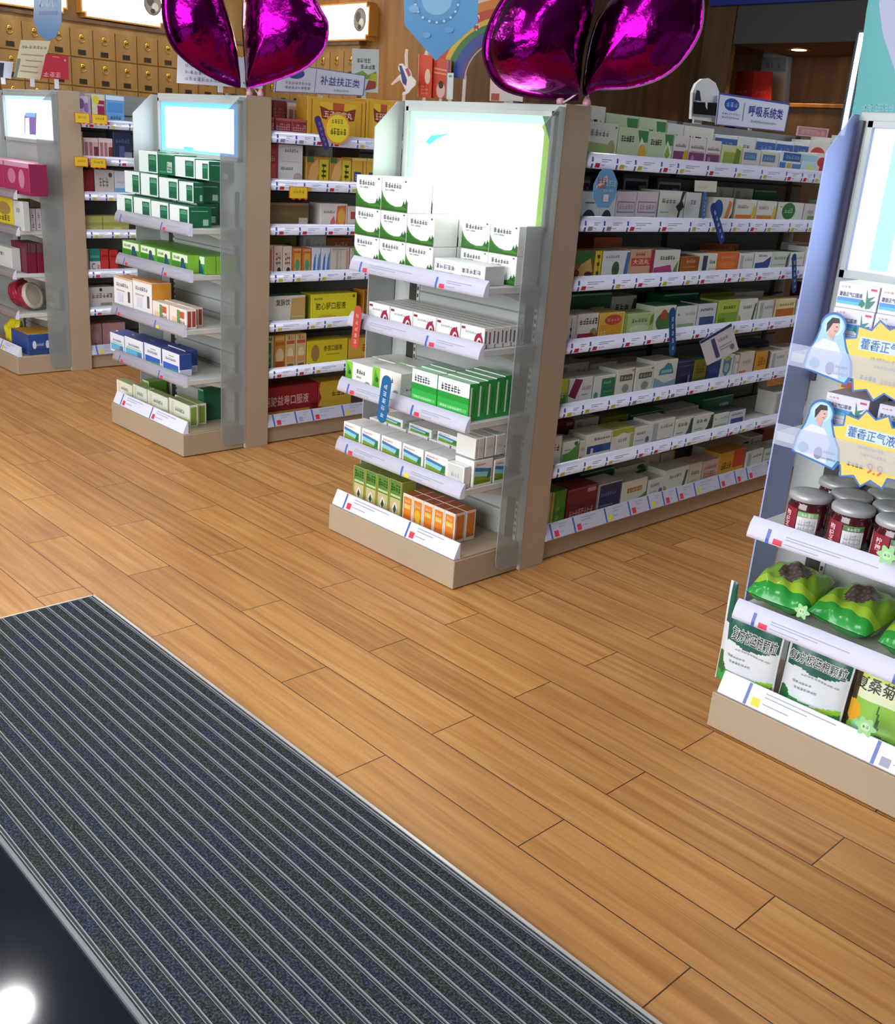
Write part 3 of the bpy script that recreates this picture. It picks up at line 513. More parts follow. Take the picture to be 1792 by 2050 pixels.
 'leaf2': ('pale green carton, white leaf', 'ccdcb8', [P([(.62, .95), (.98, .95), (.98, .6), (.7, .6)], '3f8a4c'), P([(.78, .0), (.62, .3), (.76, .75), (.96, .4), (.92, .1)], 'eaf2dc'), P([(.78, .1), (.68, .3), (.78, .6), (.9, .3)], '86bc4c'), G(.08, .56, .52, .76, 5, '4a5048')], 'b8c8a4', 'c4d0b0'),
 'leaf3': ('pale green carton, yellow flower', 'ccdcb8', [P([(.62, .95), (.98, .95), (.98, .6), (.7, .6)], '3f8a4c'), P([(.8, .0), (.66, .3), (.76, .75), (.96, .4), (.92, .1)], 'eaf2dc'), E(.82, .3, .14, .24, 'e4b43c'), G(.08, .56, .52, .76, 5, '4a5048')], 'b8c8a4', 'c4d0b0'),
 'ltgreen': ('white carton, pale green band', 'e2e2d4', [P([(0, .08), (0, .46), (.7, .42), (.7, .1)], '9cc06a'), E(.82, .3, .12, .24, 'b0a878'), G(.14, .62, .72, .8, 5, '9a9ea0'), E(.92, .9, .03, .03, GY)], 'd0d0c4', 'd8d8cc'),
 'yfield': ('green and yellow herb carton', 'd8dca4', [R(.1, .04, .94, .7, '9ab048'), P([(.6, .05), (.9, .1), (.94, .8), (.7, .9)], '6a8c34'), R(.1, .72, .6, .9, 'e0d8b0')], 'c4c894', 'd0d0b0'),
 'bluelab': ('grey-white carton, blue label', 'd8d4cc', [R(.08, .48, .78, .84, '5a80aa'), G(.14, .56, .7, .74, 4, '9cbcd4'), R(.06, .06, .7, .3, 'cbb8b4')], 'ccc8c0', 'd4d2ca'),
 'bluebig': ('blue and white carton', 'dfe2e2', [R(.14, .56, .96, .95, '3f66a4'), R(.02, .08, .3, .5, '4a80b8'), R(.36, .1, .56, .48, 'd8a864'), R(.6, .08, 1, .46, '4f90c0'), G(.24, .66, .9, .84, 5, '9cb8dc')], 'c4ccd4', 'c8ccd0'),
 'aqua': ('pale aqua carton', 'c4e0ea', [R(0, .66, 1, .95, 'a4d0e4'), E(.65, .3, .26, .2, 'd8e08a'), R(0, 0, .9, .14, '7ab8d8')], 'b4d0dc', 'd0e0e4'),
 'redwh': ('white carton with red figure', 'e2d8d0', [E(.5, .6, .4, .22, 'c84a4c'), P([(.3, .1), (.7, .1), (.6, .6), (.4, .6)], 'b44a5c')], 'd0c8c0', 'd4ccc4'),
 'herbw': ('white carton with dark herb', 'd8dccc', [E(.2, .4, .16, .34, '4a7a50'), G(.4, .5, .9, .7, 4, '4a5a48'), R(.4, .2, .9, .26, '9ab09a'), E(.76, .14, .1, .08, 'd8c84c')], 'c8ccbc', 'd0d2c4'),
 'bluetop': ('white carton, blue top band', 'e0e4e6', [R(0, .5, 1, .9, '4464a4'), G(.2, .6, .8, .8, 3, '8aa4d0'), R(.1, .2, .8, .3, 'b8c4d0')], 'ccd0d4', 'd4d8d8'),
 'navylab': ('dark carton, navy label', '3c4048', [R(.04, .1, .96, .9, 'a8aab0'), R(.08, .16, .92, .84, '242a44'), R(.62, .25, .88, .75, '8a8c92'), G(.14, .4, .5, .6, 4, '8a90a8')], '34383f', '5a5c62'),
 'navyarc': ('white carton with navy dome', 'dfe4e2', [E(.45, .0, .36, .4, '2c3050', 0, 180), R(.2, .6, .7, .66, '5f9a7c')], 'ccd0cc', 'd0d4d0'),
 'mauve': ('mauve-white carton, plum frame', 'ddd0da', [R(.06, .3, .94, .68, '9a7f94'), R(.09, .34, .91, .64, 'd8ccd8'), G(.14, .4, .86, .58, 5, 'b8a0b4'), R(.6, .1, .9, .2, 'b8a4b4')], 'c8bcc4', 'cfc2cc'),
 'vine': ('white carton with dark vine', 'e0e4d8', [P([(.74, 0), (.8, .0), (.86, .36), (1, .5), (.9, .7), (1, 1), (.86, 1), (.8, .66), (.66, .5), (.78, .36)], '34402c'), G(.08, .6, .64, .76, 4, '66705c'), R(.06, .3, .4, .34, 'a4ac9c')], 'ccd0c4', 'd4d8cc'),
 'offw': ('plain off-white carton', 'd8dcd8', [G(.3, .6, .7, .76, 2, '8a9098')], 'c8ccc8', 'd0d4d0'),
 'bluedot': ('white carton, blue disc', 'e0ddd4', [E(.26, .5, .26, .42, '2f5a9c'), P([(.6, .1), (.8, .1), (.96, .8), (.8, .9)], 'd8844c'), P([(.78, 0), (.98, 0), (.98, .4)], '4a5044')], 'c4c4bc', 'd0cec4'),
 'fruit': ('white carton with orange fruit', 'dedbd0', [R(.02, .02, .98, .36, 'd8823c'), G(.08, .62, .6, .78, 6, 'a0a0a4'), P([(.74, .0), (.92, .0), (.98, .6), (.88, .8)], 'e0c43c'), R(.02, .02, .4, .2, 'd8605c')], 'c4c2b8', 'd0ccc2'),
 'gdisc': ('white carton with green disc', 'dcdad4', [E(.42, .6, .26, .4, '3c7a44'), G(.26, .5, .58, .72, 3, 'a8d0a8'), G(.06, .76, .16, .84, 2, '55585c')], 'c8c6c0', 'cfcdc6'),
 'grass': ('grey-white carton, green grass', 'd0ccc8', [R(.2, .04, .98, .4, '7a9a5a'), R(.6, .4, .98, .94, 'e4ece4'), E(.3, .6, .14, .1, 'b0a8a4')], '3c5a44', 'c4c4bc'),
 'bluefoot': ('slate-blue carton', '44607a', [R(.1, .04, .9, .46, '4478a4'), G(.2, .56, .8, .7, 4, '7a90a4'), R(0, 0, .12, 1, 'b8c4c0')], '90a09c', '55687a'),
 'redgift': ('dark-red gift carton', '7a222c', [G(.06, .5, .9, .8, 7, 'b05a5c'), R(0, .06, 1, .12, 'a84a44')], '5f1a22', 'b0787a'),
 'redlow': ('red carton, pale script', '8f2c34', [G(.06, .3, .94, .7, 6, 'd09a94'), R(0, .86, 1, 1, 'b8504c')], '6a1f28', '8f2c34'),
 'redpink': ('pale pink printed carton', 'd8b8b4', [R(.1, .1, .3, .9, 'a8707a'), R(.4, .1, .6, .9, 'a8707a'), R(0, .8, 1, 1, 'e8d0cc'), R(.7, .0, 1, .6, '7a3038')], 'c0a09c', 'dcc4c0'),
 'wuzi': ('big golden gift carton', 'd8a62c', [R(.06, .04, .08, .96, 'a87420'), R(.92, .04, .94, .96, 'a87420'), R(.2, .08, .82, .9, 'e0b834'), P([(.42, .9), (.62, .9), (.6, .0), (.44, .0)], 'b8542c'), P([(.2, .8), (.36, .72), (.66, .72), (.82, .8), (.8, .5), (.64, .46), (.38, .46), (.24, .5)], '84301c'), T('\u4e94\u5b50\u884d\u5b97\u4e38', .27, .53, .76, .7, 'f0e0c0')], 'c08f24', 'd8b450'),
 'redem': ('red carton with gold frame', '9a2c38', [R(.1, .1, .86, .84, 'b8443c'), R(.16, .5, .8, .74, '8f2430'), G(.2, .55, .76, .7, 4, 'd8a880')], '7a2030', '9a3c44'),
 'whtall': ('tall white printed carton', 'd8d4d4', [G(.24, .8, .8, .9, 6, '55565a'), G(.1, .34, .6, .42, 6, '66676a'), R(.1, .56, .9, .57, 'b0b0b0'), E(.8, .12, .2, .16, 'b8a49c')], 'c4c2c0', 'ccc8c8'),
 'ging2': ('yellow carton, ginger picture', 'b8822c', [P([(.05, .2), (.2, .7), (.5, .95), (.55, .4), (.4, .1)], 'd8a860'), R(.56, .04, .96, .92, 'd0c02c'), G(.64, .2, .88, .8, 1, '4a4414'), R(0, .8, .3, 1, '3c6a34')], 'a8862c', 'c4a434'),
 'goldblue': ('gold carton with blue label', 'd8ac3c', [R(.14, .1, .62, .5, '2c3f86'), G(.2, .18, .58, .42, 3, 'c4d0ec'), R(.7, .1, .76, .9, '8a7a24'), R(0, .9, 1, 1, 'e4c86a')], 'c0942c', 'd4c04c'),
 'brownlong': ('long dark olive-brown carton', '6a5838', [R(.0, .9, 1, 1, '8a7450'), R(.74, .14, .97, .4, 'b8b4a4'), G(.2, .5, .6, .66, 5, '857250')], '4a3c28', '5a4a30'),
 'dkbrown': ('dark brown carton', '4a2a24', [G(.3, .4, .8, .6, 3, '8a6a5c')], '3a201c', '4a302a'),
 'whlung': ('white carton, orange organ picture', 'e4dcd4', [P([(.56, .04), (.94, .04), (.96, .94), (.62, .9)], 'd8743c'), E(.78, .45, .14, .36, 'e8a84c'), P([(.36, .04), (.56, .2), (.5, .5), (.38, .3)], 'd86a6c'), G(.1, .6, .52, .72, 6, '8a8488')], 'ccc4bc', 'd4ccc4'),
 'whred2': ('white carton, red label', 'dccfc0', [R(.2, .4, .95, .75, 'b04a4c'), R(.1, .1, .5, .2, 'a8b078')], 'c4b8a8', 'd0c4b4'),
 'pinkred': ('cream carton, coral strip', 'e0c8b8', [R(.24, .14, .74, .8, 'd0605a'), E(.5, .8, .25, .08, 'd0605a'), G(.2, .88, .8, .95, 3, 'c09a84')], 'd0b8a8', 'd8c0b0'),
 'pinkdot': ('cream carton, red script', 'e2cfc0', [G(.2, .3, .8, .8, 3, '94605c'), E(.6, .14, .22, .12, '4a3430')], 'd0bcac', 'd8c4b4'),
 'orgr': ('orange carton, green drop', 'cc6a34', [R(.18, .06, .86, .8, 'd8983c'), E(.52, .34, .24, .22, '4a9a7c'), R(.1, .88, .9, .96, 'e0a070')], 'a85428', 'c48a54'),
 'blwh': ('white carton, blue swirls', 'd8dce8', [P([(.1, .04), (.4, .04), (.46, .8), (.24, .6)], '4f74c0'), P([(.56, .04), (.9, .04), (.94, .85), (.7, .6)], '5a80c8')], 'c4c8d4', 'ccd0dc'),
 'greyrow': ('beige-grey carton, fine stripes', 'd0c4b8', [R(.28, .1, .4, .86, 'b0a8a0'), R(.5, .1, .56, .86, 'bcb0a8'), R(.84, .1, .92, .86, 'cc8a80'), G(.1, .9, .9, .97, 7, 'b0a49a')], 'c0b4a8', 'd0c8bc'),
 'fumai': ('white and tan drink carton', 'dcd8cc', [P([(.62, .08), (1, .0), (1, .92), (.66, .9)], 'c8a468'), T('\u590d\u8109\u996e', .28, .64, .62, .88, DK), P([(0, .3), (.08, .14), (.2, .12), (.1, .06), (0, .08)], '8a6a4c'), R(0, 0, 1, .05, '4a7a64'), R(.66, .2, .96, .24, 'e0c898')], 'b8a47c', '4a7a64'),
 'naoxin': ('long yellow drink carton', 'e8dc2c', [T('\u8111\u5fc3\u8212\u53e3\u670d\u6db2', .1, .4, .76, .68, '44420c'), E(.35, .12, .2, .1, 'd8b43c'), G(.06, .78, .24, .88, 4, '8a841c'), E(.93, .88, .03, .06, '8a6a1c')], '8f941c', 'c4ba20'),
 'amberb': ('amber carton, dark mark', 'd49a2c', [R(0, 0, .36, 1, '8a5420'), E(.9, .66, .08, .12, '4a3a14'), R(.4, .0, 1, .1, 'b87c20')], 'a87420', 'c48c34'),
 'dgcol': ('cream carton, green column', 'd4cca0', [R(.1, .04, .62, .8, '2c6a58'), G(.2, .1, .52, .76, 1, '8cb8a4'), R(.14, .86, .7, .94, '4a8a6c')], 'b8b088', '4a7a5c'),
 'orpal': ('orange carton, palace picture', 'd0913c', [R(.08, .7, .92, .8, 'c0641f'), E(.5, .4, .4, .22, 'e8cca0'), R(.08, .02, .92, .24, 'b8541f'), R(.08, .86, .92, .97, 'e0b068')], 'b87c34', 'd0a860'),
 'beigeor': ('beige carton, orange motif', 'd8bc84', [R(.1, .72, .9, .82, 'c05a3c'), G(.15, .84, .85, .96, 2, 'b89868'), E(.5, .45, .3, .16, 'e8d8b0'), R(.1, .2, .9, .36, 'd89a5a'), R(.2, .06, .8, .14, '8a5a24')], 'c0a46c', 'd0b888'),
 'ylong': ('long yellow carton, figure print', 'e0cc2c', [E(.2, .5, .1, .34, 'a87c4c'), T('\u53c2\u82aa\u53e3\u670d\u6db2', .4, .55, .86, .78, '5a4a14'), R(.46, .4, .8, .43, '9a8c24'), R(0, 0, 1, .06, 'c8a82c'), E(.05, .06, .03, .06, '7a4a1c')], 'b0a024', 'd4c43c'),
 'yorange': ('yellow-orange carton, red script', 'dcae3c', [G(.5, .4, .95, .75, 2, 'c8502c'), R(0, 0, 1, .2, 'd09a4c')], 'b88c34', 'd8b85a'),
 'ejiao': ('long wine-red drink carton', '94202c', [R(0, 0, .86, .26, 'c09a40'), T('\u963f\u80f6\u76ca\u5bff\u53e3\u670d\u6db2', .08, .42, .84, .72, 'e0c0b8'), G(.2, .06, .7, .18, 5, '8a6a24'), P([(.84, .0), (.92, .3), (.86, .36), (1, .4), (1, 0)], '6a1418')], '6a1420', '94202c'),
 'redyel': ('red and yellow carton', 'a82430', [P([(.0, .25), (.1, .5), (.02, .75), (.06, 1), (1, 1), (1, .2), (.5, .1)], 'd0b03c'), G(.4, .5, .8, .7, 3, '6a4a1c')], '7a1824', 'c8a83c'),
 'bagpur': ('white pouch carton, purple print', 'd4cde0', [E(.3, .7, .24, .2, '8a5aa0'), E(.7, .55, .22, .2, 'a070a8'), P([(0, .1), (1, .0), (1, .2), (0, .34)], '9c84b8'), R(.8, 0, 1, 1, 'b8a8c4')], 'b4accc', 'c4bcd0'),
 'bagred': ('pouch carton, yellow and wine', 'd8d0b0', [R(.4, .1, .95, .8, '98284c'), E(.3, .8, .24, .16, 'd8cc3c'), R(.4, .6, .9, .66, 'd0a0b0')], 'b8b094', 'c4bc9c'),
 'bagblue': ('sky-blue pouch carton', '6aa4dc', [R(0, .84, 1, 1, 'cfe0f4'), R(.1, .4, .9, .75, '4f8fd0'), G(.2, .15, .8, .3, 4, '3a6ab0')], '4a84c0', '9cc0e4'),
 'creamgr': ('narrow cream carton, green script', 'd4c88c', [G(.4, .1, .7, .9, 1, '5a7a3c')], 'c0b47c', 'ccc08c'),
 'navybag': ('dark navy boxed pouch', '2c3350', [G(.1, .6, .9, .75, 5, '6a7094'), R(.3, 0, .6, .5, '4a5484'), R(.6, 0, 1, .3, '8a8894')], '20263c', '2c3350'),
 'wred': ('deep-red carton', '7a1c24', [R(.06, .1, .94, .9, '8a222c')], '5a141c', '7a2a30'),
 'greytea': ('grey-white carton, tea script', 'c8c0bc', [G(.2, .3, .7, .7, 3, '8f8884'), E(.8, .8, .1, .1, '55505c')], 'b4acaa', 'c0b8b4'),
 'skin': ('pale carton, blue foot', 'ccd0dc', [R(0, 0, 1, .3, '7aa8d8'), R(.2, .5, .9, .58, 'd8b8a8')], 'b8bcc8', 'c4c8d0'),
 'flatg': ('flat yellow-green carton', 'b8b46a', [R(0, .4, 1, .6, 'a0a04c'), R(.4, .1, .7, .3, 'd0c48a')], 'a09c58', 'bcb870'),
 'tealC': ('teal and white carton', '2a8a80', [R(0, 0, 1, .45, 'e0dcd8'), T('C', .2, .08, .5, .38, '2c3440'), R(.7, .1, .9, .3, 'd88a80'), R(.1, .6, .9, .7, '5ab0a4')], '2a3a44', '2a7a72'),
 'redv': ('upright bright red carton', 'c43430', [R(.1, .66, .9, .74, 'a02420'), R(.1, .1, .9, .5, 'cc3c34')], '8a201c', 'c4483c'),
 'whtea': ('white carton, dark title', 'd4d0cc', [G(.2, .5, .92, .72, 6, '66625f'), E(.52, .88, .05, .08, '3c383c'), R(.5, .16, .9, .28, '8f8c86')], 'bcb8b4', 'c8c4c0'),
 'rose': ('dusty-pink bag carton', 'b48c90', [P([(.1, .0), (.5, .3), (.9, .0)], '8a4a4c'), E(.5, .5, .3, .2, 'c4a0a0'), R(.2, .05, .4, .2, '6a2c2c')], '9a7478', 'a87c82'),
 'huoxiang': ('white carton, blue bands, green sprig', 'e6e4f0', [R(.02, .26, .66, .42, '5a9cd8'), R(.02, .16, .72, .28, '6fc4d4'), P([(.66, .1), (.56, .2), (.62, .42), (.72, .3)], '2f8a6c'), P([(.74, .08), (.7, .86), (.76, .5), (.92, .6), (.8, .38), (.95, .44), (.84, .12)], '4a8a7c'), T('\u85ff\u9999\u6b63\u6c14\u53e3\u670d\u6db2', .06, .46, .62, .64, '43506a'), R(.8, .8, .94, .88, 'd0506c'), G(.08, .8, .3, .88, 3, 'e0a8a0')], 'd0ccdc', 'd4d0e0'),
}
_cm = {}
def carton_mesh(k, w, d, h):
    key = (k, round(w, 3), round(d, 3), round(h, 3))
    if key in _cm: return _cm[key]
    desc, base, front, side, top = D[k]
    b = MB(); pm = mat(base, .4); sm = mat(side, .4) if isinstance(side, str) else pm
    b.box(-w/2, 0, 0, w/2, d, h, pm, min(.0012, h*.05), mat(top, .4), sm)
    fl = flat((-w/2, 0, 0), (w, 0, 0), (0, 0, h), (0, -1, 0))
    b.ops(lambda x, y, f: fl(min(max(x, .004), .996), min(max(y, .006), .994), f), front, seed=hash(len(k)+len(front)))
    if isinstance(side, list):
        b.ops(flat((w/2, 0, 0), (0, d, 0), (0, 0, h), (1, 0, 0)), side); b.ops(flat((-w/2, d, 0), (0, -d, 0), (0, 0, h), (-1, 0, 0)), side)
    # tuck flap seam on the top
    b.face([(-w*.46, d*.12, h+.0002), (w*.46, d*.12, h+.0002), (w*.46, d*.12+.0008, h+.0002), (-w*.46, d*.12+.0008, h+.0002)], mat('8a8880', .6))
    _cm[key] = b.mesh('medicine_carton')
    return _cm[key]
def carton(k, x, y, z, w, d, h, rz, label, group):
    'box with its printed front centred at (x, y), standing at height z; front looks to -Y turned by rz'
    o = bpy.data.objects.new('medicine_carton', carton_mesh(k, w, d, h)); COL.objects.link(o)
    o.location = (x, y, z); o.rotation_euler = (0, 0, rz)
    return tag(o, label, 'carton', group)
def row(spec, ax, val, z, where, depth=.09, rear='', hmax=.165, start=0, jig=0, amin=2.703):
    'cartons along one shelf: "design u0 v0 u1; ..." with the pixel of the upper front corners; ax is the axis the fronts face'
    prev = None; n = start; oth = 1-ax
    for it in spec.split(';'):
        f = it.split()
        if not f: continue
        k, u0, v0, u1 = f[0], float(f[1]), float(f[2]), float(f[3]); dd = float(f[4]) if len(f) > 4 else depth
        p = at(u0, v0, ax, val); a0 = p[oth]; a1 = along(u1, p, oth)
        if ax == 0 and amin: a0 = max(a0, amin)
        if ax == 1 and where.startswith('blue') and val > 2.38: a0 = max(a0, -4.74)
        if prev is not None and a0 < prev+.0008: a0 = prev+.0008
        if a1-a0 < .012: a1 = a0+.014
        prev = a1
        h = max(.03, min(p.z-z, hmax)); w = a1-a0-.001; c = (a0+a1)/2; j = (rnd.random()-.5)*jig
        lab = f"{D[k][0]}{rear}, {ORD[n]} from the post, {where}"; n += 1
        if ax == 0: carton(k, val+j, c, z, w, dd, h, math.pi/2, lab, f'cartons on the {where}')
        else: carton(k, c, val+j, z, w, dd, h, 0, lab, f'cartons on the {where}')
    return n
SN = ['top side shelf', 'second side shelf', 'third side shelf', 'fourth side shelf', 'fifth side shelf', 'sixth side shelf', 'lowest side shelf']
G_ = 'green-lit rack\'s '; B_ = 'blue-lit rack\'s '; W_ = 'bottle-sign rack\'s '; J_ = 'jar rack\'s '
zs = [z+.031 for z in ZS]; zs[6] = .093
XF = -2.252
# green-lit rack, long side
row('ltgreen 1175 242 1240;leaf3 1241 253 1301;leaf2 1301 262 1351;purpy 1352 271 1382;purp 1383 275 1416;purp 1417 280 1446;yfield 1447 289 1488;bluelab 1489 297 1525;bluelab 1526 302 1562;bluebig 1564 302 1607;aqua 1608 308 1636;redwh 1637 306 1661;herbw 1662 309 1692;palegreen 1693 312 1722;herbw 1723 313 1745', 0, XF, zs[0], G_+SN[0])
row('whdk 1178 210 1214;leaf3 1215 226 1280;leaf2 1281 234 1336;offw 1338 246 1371;whdk 1372 251 1431;bluetop 1433 268 1478;offw 1479 272 1515;bluetop 1516 276 1555;bluetop 1556 281 1590;bluetop 1591 284 1621;redwh 1622 280 1659;greyw 1660 276 1700;plain 1701 272 1742', 0, XF-.13, zs[0], G_+SN[0], rear=', rear row', hmax=.25)
row('navyarc 1166 383 1205;navyarc 1206 384 1236;mauve 1237 383 1277;mauve 1278 383 1320;vine 1324 381 1374;offw 1376 385 1406;bluedot 1430 395 1470;fruit 1476 399 1517;fruit 1518 402 1557;gdisc 1560 405 1611;grass 1612 408 1655;bluefoot 1658 402 1694;palegreen 1696 398 1712', 0, XF, zs[1], G_+SN[1])
row('navylab 1164 352 1184;navylab 1250 347 1301;navylab 1318 355 1367;greyw 1440 374 1470;greyw 1472 376 1510;dkgreen 1512 380 1556', 0, XF-.14, zs[1], G_+SN[1], rear=', rear row')
row('ginger 1148 503 1208;herb 1209 503 1263;tanred 1264 500 1312;whpink 1313 501 1364;brown 1365 514 1401;whnavy 1403 508 1438;orangep 1439 505 1481;greyw 1482 508 1511;wave 1513 506 1548;palegreen 1549 505 1582;plain 1584 505 1612;navywin 1616 494 1650;navywin 1651 494 1684', 0, XF, zs[2], G_+SN[2])
row('orangep 1191 475 1247;brown 1440 488 1480;plain 1600 488 1630', 0, XF-.14, zs[2], G_+SN[2], rear=', rear row')
row('limeleaf 1124 634 1157;band 1158 630 1200;yelred 1202 628 1252;paleleaf 1253 630 1311;picleaf 1312 614 1355;plain 1357 614 1398;navyfoot 1400 609 1437;ygreen 1440 602 1482;stripe 1483 600 1519;greyw 1521 603 1552;cream 1555 600 1595;bluepic 1598 600 1631;ysprig 1634 597 1661', 0, XF, zs[3], G_+SN[3])
row('dkgreen 1136 590 1226;dkside 1227 594 1276;dkgreen 1330 590 1400;oliveb 1404 588 1470;greyw 1475 586 1530;maroon 1620 566 1650', 0, XF-.14, zs[3], G_+SN[3], rear=', rear row')
row('limebox 1111 762 1140;purstr 1141 760 1189;grect 1191 755 1234;greytag 1237 741 1272;greytag 1275 737 1311;tealcl 1313 724 1359;navyb 1360 726 1391;oliveb 1392 722 1418;blueb 1420 716 1445;shield 1446 712 1471;greyw 1472 712 1482;orfoot 1484 707 1513;gold 1515 706 1542;greyw 1546 705 1575;ysprig 1576 698 1613', 0, XF, zs[4], G_+SN[4])
row('greyw 1118 732 1180;dkside 1182 730 1236;greyw 1238 728 1300;navyb 1480 690 1540', 0, XF-.14, zs[4], G_+SN[4], rear=', rear row')
row('whdk 1098 878 1127;gwh 1128 887 1161;orfoot 1162 884 1174;navyrib 1175 872 1226;yarch 1227 862 1271;violet 1272 857 1304;greyw 1305 845 1353;dkside 1354 840 1389;dkside 1390 834 1430;plain 1431 830 1461;navyfoot 1462 825 1494;greyw 1553 786 1603', 0, XF, zs[5], G_+SN[5])
row('maroon 1104 848 1150;greyw 1152 842 1200;oliveb 1204 838 1260;dkgreen 1262 832 1330;greyw 1334 824 1400;dkgreen 1410 800 1470', 0, XF-.14, zs[5], G_+SN[5], rear=', rear row')
row('palev 1083 992 1106;greenv 1107 986 1136;maroon 1138 982 1198;navyt 1200 971 1246;amber 1248 967 1298;violet 1300 962 1330;stripe 1332 943 1382;beige 1383 930 1408;pinkish 1409 925 1441;ored 1442 909 1494;greyw 1496 905 1530;palegreen 1532 900 1558;aqua 1560 893 1584', 0, XF-.03, zs[6], G_+SN[6])
row('navyb 1100 960 1160;dkgreen 1162 950 1230;gwh 1232 940 1296;palev 1298 910 1325;palev 1326 908 1352;dkside 1420 900 1500;greyw 1502 876 1528;maroon 1530 860 1580', 0, XF-.16, zs[6], G_+SN[6], rear=', rear row')
# blue-lit rack, long side
XB = -4.028
row('redlow 517 232 550;redlow 551 235 583;redlow 584 238 615;wuzi 616 192 733;wuzi 735 197 800', 0, XB, zs[0], B_+SN[0], hmax=.2)
row('redgift 517 198 546;redgift 547 200 574;redpink 575 205 614', 0, XB-.12, zs[0], B_+SN[0], rear=', rear row', hmax=.2)
row('redem 517 286 557;whtall 558 281 607;ging2 614 313 660;ging2 661 315 705;goldblue 706 316 735;goldblue 736 317 762', 0, XB, zs[1], B_+SN[1])
row('greyw 612 287 667;dkbrown 669 290 720', 0, XB-.14, zs[1], B_+SN[1], rear=', rear row')
row('dkbrown 517 408 538;brownlong 540 405 619;whlung 642 407 696;whred2 697 413 725', 0, XB, zs[2], B_+SN[2])
row('pinkred 517 491 531;pinkred 532 491 548;pinkdot 549 492 566;pinkdot 567 493 585;orgr 586 496 605;orgr 606 497 624;blwh 625 496 643;blwh 644 496 662;greyrow 663 496 700;greyrow 702 497 735', 0, XB, zs[3], B_+SN[3])
row('oliveb 537 472 594;greyw 608 472 654;brown 656 476 706', 0, XB-.14, zs[3], B_+SN[3], rear=', rear row')
row('fumai 517 595 612;naoxin 623 590 715;amberb 729 581 760', 0, XB, zs[4], B_+SN[4])
row('dgcol 517 674 533;dgcol 534 673 549;orpal 550 669 571;beigeor 572 666 592;beigeor 593 665 614;ylong 615 684 697;yorange 699 679 750', 0, XB, zs[5], B_+SN[5])
row('ejiao 518 762 637;redyel 638 754 705', 0, XB-.03, zs[6], B_+SN[6])
# bottle-sign rack, long side
XW = -5.9
row('bagpur 142 190 181;bagred 183 188 210;bagblue 211 190 248', 0, XW, zs[0], W_+SN[0], hmax=.17)
row('creamgr 148 262 165;redpink 166 275 196;redpink 197 276 225;navybag 226 262 263', 0, XW, zs[1], W_+SN[1])
row('wred 152 338 187;greytea 189 339 228;skin 229 342 250', 0, XW, zs[2], W_+SN[2])
row('flatg 157 432 205;flatg 206 432 258', 0, XW, zs[3], W_+SN[3])
row('creamgr 164 498 177;tealC 178 498 200;redv 201 499 217;redv 219 501 236', 0, XW, zs[4], W_+SN[4])
row('whtea 170 576 229', 0, XW, zs[5], W_+SN[5])
row('rose 177 643 203;rose 204 632 250', 0, XW-.03, zs[6], W_+SN[6])
# ---------------------------------------------------------------- goods on the end shelves
EN = ['highest end shelf', 'second end shelf', 'third end shelf', 'fourth end shelf', 'lowest end shelf']
ze = [z+.031 for z in ZE]; ze[4] = .1105
def put(k, x0, x1, y, z0, z1, d, label, grp, rz=0): return carton(k, (x0+x1)/2, y, z0, x1-x0-.001, d, z1-z0-.0005, rz, label, grp)
g0 = 'cartons on the '
cols = [(-2.895, -2.781), (-2.780, -2.643), (-2.641, -2.506)]
cols[0] = (-2.918, -2.782)
for nm, y in (('front', 2.333), ('back', 2.446)):
    for r, (za, zb, n) in enumerate(((ze[0], 1.097, 3), (1.0975, 1.191, 3), (1.1915, 1.298, 2))):
        for c in range(n):
            put('hill', *cols[c], y, za, zb, .107, f"hill carton, tall stack's {('bottom', 'middle', 'top')[r]} {nm} row, {ORD[n-1-c]} from the post, {G_}{EN[0]}", g0+G_+EN[0])
for r, (za, zb) in enumerate(((ze[0], 1.097), (1.0975, 1.19))):
    for c, (a, q) in enumerate(((-2.49, -2.362), (-2.361, -2.234))):
        put('hill', a, q, 2.4425, za, zb, .108, f"green-hill carton, low stack's {('bottom', 'top')[r]} row, {ORD[1-c]} from the post, {G_}{EN[0]}", g0+G_+EN[0])
put('hillside', -2.497, -2.262, 2.333, ze[0], 1.066, .09, f'flat white carton in front of the low stack, {G_}{EN[0]}', g0+G_+EN[0])
for c, (a, q) in enumerate(((-2.824, -2.711), (-2.708, -2.590), (-2.588, -2.473), (-2.471, -2.356), (-2.354, -2.245))):
    for r in range(5):
        put('ring', a, q, 2.335+.038*r, ze[1], .876, .037, f'red-arch carton, {ORD[r]} row back, {ORD[4-c]} from the post, {G_}{EN[1]}', g0+G_+EN[1])
for c, (a, q, k, zt, n, d) in enumerate(((-2.888, -2.736, 'leafw', .658, 2, .12), (-2.734, -2.582, 'leafw', .666, 2, .12), (-2.527, -2.400, 'greenbox', .70, 3, .04), (-2.398, -2.248, 'greenbox', .70, 5, .04))):
    for r in range(n):
        put(k, a, q, 2.292+(d+.001)*r, ze[2], zt+.003*r, d, f'{D[k][0]}, {ORD[r]} row back, {ORD[3-c]} from the post, {G_}{EN[2]}', g0+G_+EN[2])
xs = [(-2.90, -2.80), (-2.793, -2.69), (-2.682, -2.572), (-2.566, -2.457), (-2.45, -2.335)]
for nm, y in (('front', 2.302), ('back', 2.425)):
    for c, (a, q) in enumerate(xs):
        put('field', a, q, y, ze[3], .425, .1, f'blue-green field carton, {nm} row, {ORD[5-c]} from the post, {G_}{EN[3]}', g0+G_+EN[3])
put('fieldplain', -2.325, -2.24, 2.288, ze[3], .425, .03, f'plain white carton set edge-on beside the post, {G_}{EN[3]}', g0+G_+EN[3])
row('field 766 834 806;field 819 850 864;field 876 862 919', 1, 2.425, .4258, G_+EN[3], depth=.1, rear=', upper tier')
